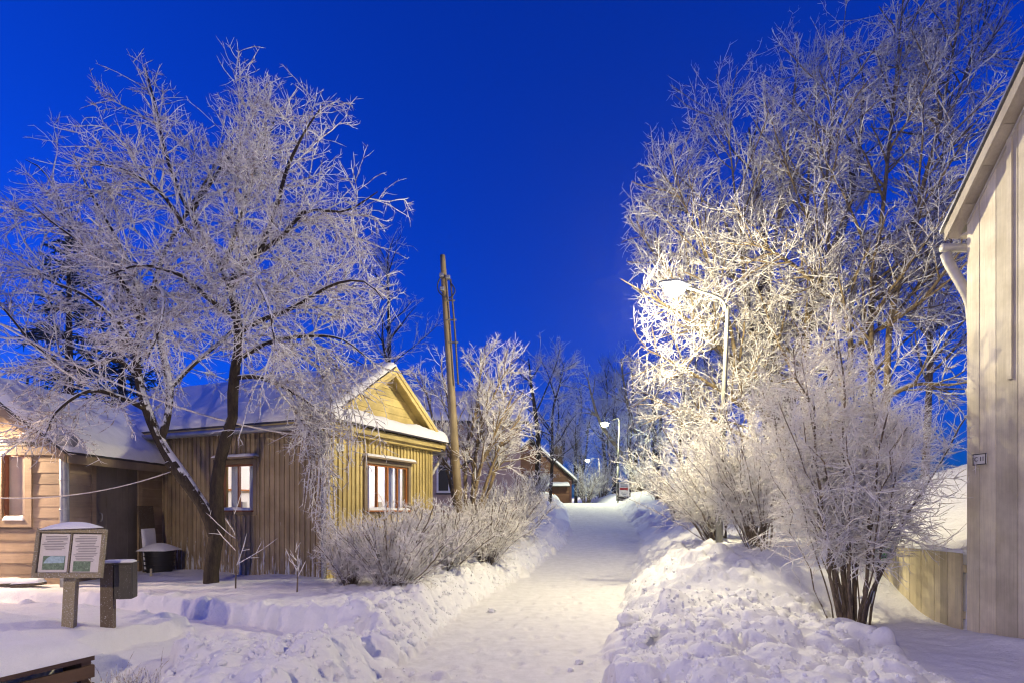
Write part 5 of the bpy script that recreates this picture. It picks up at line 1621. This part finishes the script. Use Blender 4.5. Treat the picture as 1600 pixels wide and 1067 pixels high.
# ------------------------------------------------------------------ spruces behind the beige building
def spruce(px, d, top, seed, label, gr=None):
    rng = np.random.default_rng(seed)
    b = ground_at(px, d)
    tz = at(px, top, d)[2]
    h = tz - b[2]
    P, R = stems_np([[b - (0, 0, 0.2), b + (0, 0, h * 0.5), b + (0, 0, h)]], [[0.2, 0.12, 0.02]], 24)
    n = 110
    t = np.sort(rng.uniform(0.08, 0.99, n)); az = rng.uniform(0, 6.28, n)
    ln = (1 - t) * h * 0.30 * rng.uniform(0.8, 1.1, n) + 0.15
    S = 8
    A_ = np.zeros((n, S + 1, 3)); s = np.linspace(0, 1, S + 1)
    dr = np.stack([np.cos(az), np.sin(az)], 1)
    A_[:, :, :2] = b[:2] + dr[:, None, :] * (ln[:, None] * s)[..., None]
    A_[:, :, 2] = (b[2] + t * h)[:, None] + ln[:, None] * (0.12 * s - 0.42 * s ** 2 + 0.14 * s ** 4)
    A_ += rng.normal(0, 0.02, A_.shape)
    Ra_ = np.repeat(np.linspace(0.028, 0.008, S + 1)[None], n, 0)
    B_, Rb_ = grow(A_, Ra_, rng, 7, 0.55, 55, 3, 0.12, 1.0, -0.35, 0.06, 0.03, 0.012, flat=0.75, maxr=2.0)
    C_, Rc_ = grow(B_, Rb_, rng, 5, 0.24, 55, 1, 0.1, 1.0, -0.2, 0.08, 0.026, 0.012, flat=0.4, maxr=2.0)
    return plant('spruce_tree', label, 'tree', b, [(P, R), (A_, Ra_)], [(B_, Rb_), (C_, Rc_)], 'bark_dark', 'spruce_needles', rng, gr, 7, 3, 0.25)


spruce(108, 17.0, 330, 601, 'dark spruce behind the roof of the beige annexe', 'dark spruces behind the roofs')
spruce(190, 20.0, 400, 602, 'dark spruce partly hidden behind the yard tree left of the cottage', 'dark spruces behind the roofs')

# ------------------------------------------------------------------ dry grass by the planter, loose lumps on the path
rg = np.random.default_rng(77)
gp = []
for k in range(85):
    x, y = rg.normal(-3.02, 0.08), rg.normal(4.5, 0.12)
    z = gz(x, y) - 0.03
    h = rg.uniform(0.10, 0.34); a_ = rg.uniform(0, 6.28); l_ = rg.uniform(0.02, 0.16)
    t = np.linspace(0, 1, 6)
    gp.append(np.stack([x + math.cos(a_) * l_ * t ** 2, y + math.sin(a_) * l_ * t ** 2, z + h * (t - 0.28 * (l_ / 0.22) * t ** 3)], 1))
gp = np.stack(gp)
v, f = tubes(gp, np.repeat(np.linspace(0.0042, 0.0022, 6)[None], len(gp), 0), 3, rg, 0.3)
tag(obj_np('dry_grass', v, f, 'straw'), 'frosted dry grass stalks by the corner of the timber planter', 'grass', kind='stuff')


def chunks(n, places, seed):
    """Broken crusts and crumbs of ploughed snow: far too many to count."""
    rng = np.random.default_rng(seed)
    g = (1 + 5 ** 0.5) / 2
    iv = np.array([(-1, g, 0), (1, g, 0), (-1, -g, 0), (1, -g, 0), (0, -1, g), (0, 1, g), (0, -1, -g), (0, 1, -g), (g, 0, -1), (g, 0, 1), (-g, 0, -1), (-g, 0, 1)]) / 1.9
    fi = np.array([(0, 11, 5), (0, 5, 1), (0, 1, 7), (0, 7, 10), (0, 10, 11), (1, 5, 9), (5, 11, 4), (11, 10, 2), (10, 7, 6), (7, 1, 8), (3, 9, 4), (3, 4, 2), (3, 2, 6), (3, 6, 8), (3, 8, 9), (4, 9, 5), (2, 4, 11), (6, 2, 10), (8, 6, 7), (9, 8, 1)])
    V, F = [], []
    for k in range(n):
        x, y = places[k % len(places)]()
        r_ = 0.011 * (1 - rng.random() * 0.985) ** (-1 / 1.9)
        r_ = min(r_, 0.055)
        q_ = iv * (1 + rng.normal(0, 0.13, (12, 1))) * rng.uniform(0.6, 1.25, 3) * r_
        a_, b_ = rng.uniform(0, 6.28), rng.normal(0, 0.5)
        ca, sa, cb, sb = math.cos(a_), math.sin(a_), math.cos(b_), math.sin(b_)
        q_ = q_ @ np.array([[1, 0, 0], [0, cb, -sb], [0, sb, cb]]).T @ np.array([[ca, -sa, 0], [sa, ca, 0], [0, 0, 1]]).T
        V.append(q_ + (x, y, gz(x, y) + r_ * 0.05)); F.append(fi + 12 * k)
    return np.concatenate(V), np.concatenate(F)


v, f = chunks(3200, [_bank_near_r, _bank_l, _heap, _bank_near_r, _bank_r, _bank_l], 88)
tag(obj_np('snow_crumbs', v, f, 'snow', None, False), 'broken crumbs of ploughed snow strewn over both banks', 'snow', kind='stuff')


def clod(px, py, r, seed, label):
    d = EYE / ((py - HOR) / FPX)
    for _ in range(6):
        x = (px - 800) / FPX * d
        d = (EYE - gz(x, d)) / ((py - HOR) / FPX)
    bm = bmesh.new()
    bmesh.ops.create_icosphere(bm, subdivisions=4, radius=1.0)
    q = np.array([v_.co[:] for v_ in bm.verts])
    n_ = fbm(q[:, 0] * 1.3 + seed, q[:, 1] * 1.3 + q[:, 2] * 1.7, seed, 4)
    for v_, k_ in zip(bm.verts, n_):
        v_.co = Vector((v_.co.x * 1.15, v_.co.y * 0.95, v_.co.z * 0.8)) * (r * (1 + 0.5 * float(k_)))
    o = bm_obj('snow_clod', bm, 'snow', None, True)
    o.location = (x, d, gz(x, d) + r * 0.42)
    o.rotation_euler = (0, 0, seed)
    return tag(o, label, 'snow clod', 'loose snow clods on the path')


clod(905, 1036, 0.040, 1, 'right one of two snow clods lying together on the near path')
clod(892, 1048, 0.030, 2, 'left one of two snow clods lying together on the near path')
clod(986, 976, 0.125, 3, 'biggest rounded snow clod at the right edge of the path')
clod(1006, 992, 0.075, 4, 'snow clod just below the biggest clod at the path edge')
clod(990, 995, 0.06, 5, 'small snow clod in front of the biggest clod')
clod(768, 956, 0.055, 6, 'lone snow clod at the left edge of the path')


# ================================================================== frosty air
HZ = 0.0005
hb = bpy.data.meshes.new('haze')
_hv = [(x, y, z) for x in (-450, 450) for y in (-30, 640) for z in (-1.5, 64)]
hb.from_pydata(_hv, [], [(0, 1, 3, 2), (4, 6, 7, 5), (0, 4, 5, 1), (2, 3, 7, 6), (0, 2, 6, 4), (1, 5, 7, 3)])
hm = bpy.data.materials.new('haze'); hm.use_nodes = True
hm.node_tree.nodes.clear()
_pv = hm.node_tree.nodes.new('ShaderNodeVolumePrincipled')
_pv.inputs['Color'].default_value = (0.92, 0.95, 1.0, 1)
_pv.inputs['Density'].default_value = HZ
_pv.inputs['Anisotropy'].default_value = 0.80
_ho = hm.node_tree.nodes.new('ShaderNodeOutputMaterial')
hm.node_tree.links.new(_pv.outputs['Volume'], _ho.inputs['Volume'])
hb.materials.append(hm)
tag(link(bpy.data.objects.new('haze', hb)), 'thin frosty haze hanging over the whole lane', 'haze', kind='stuff')
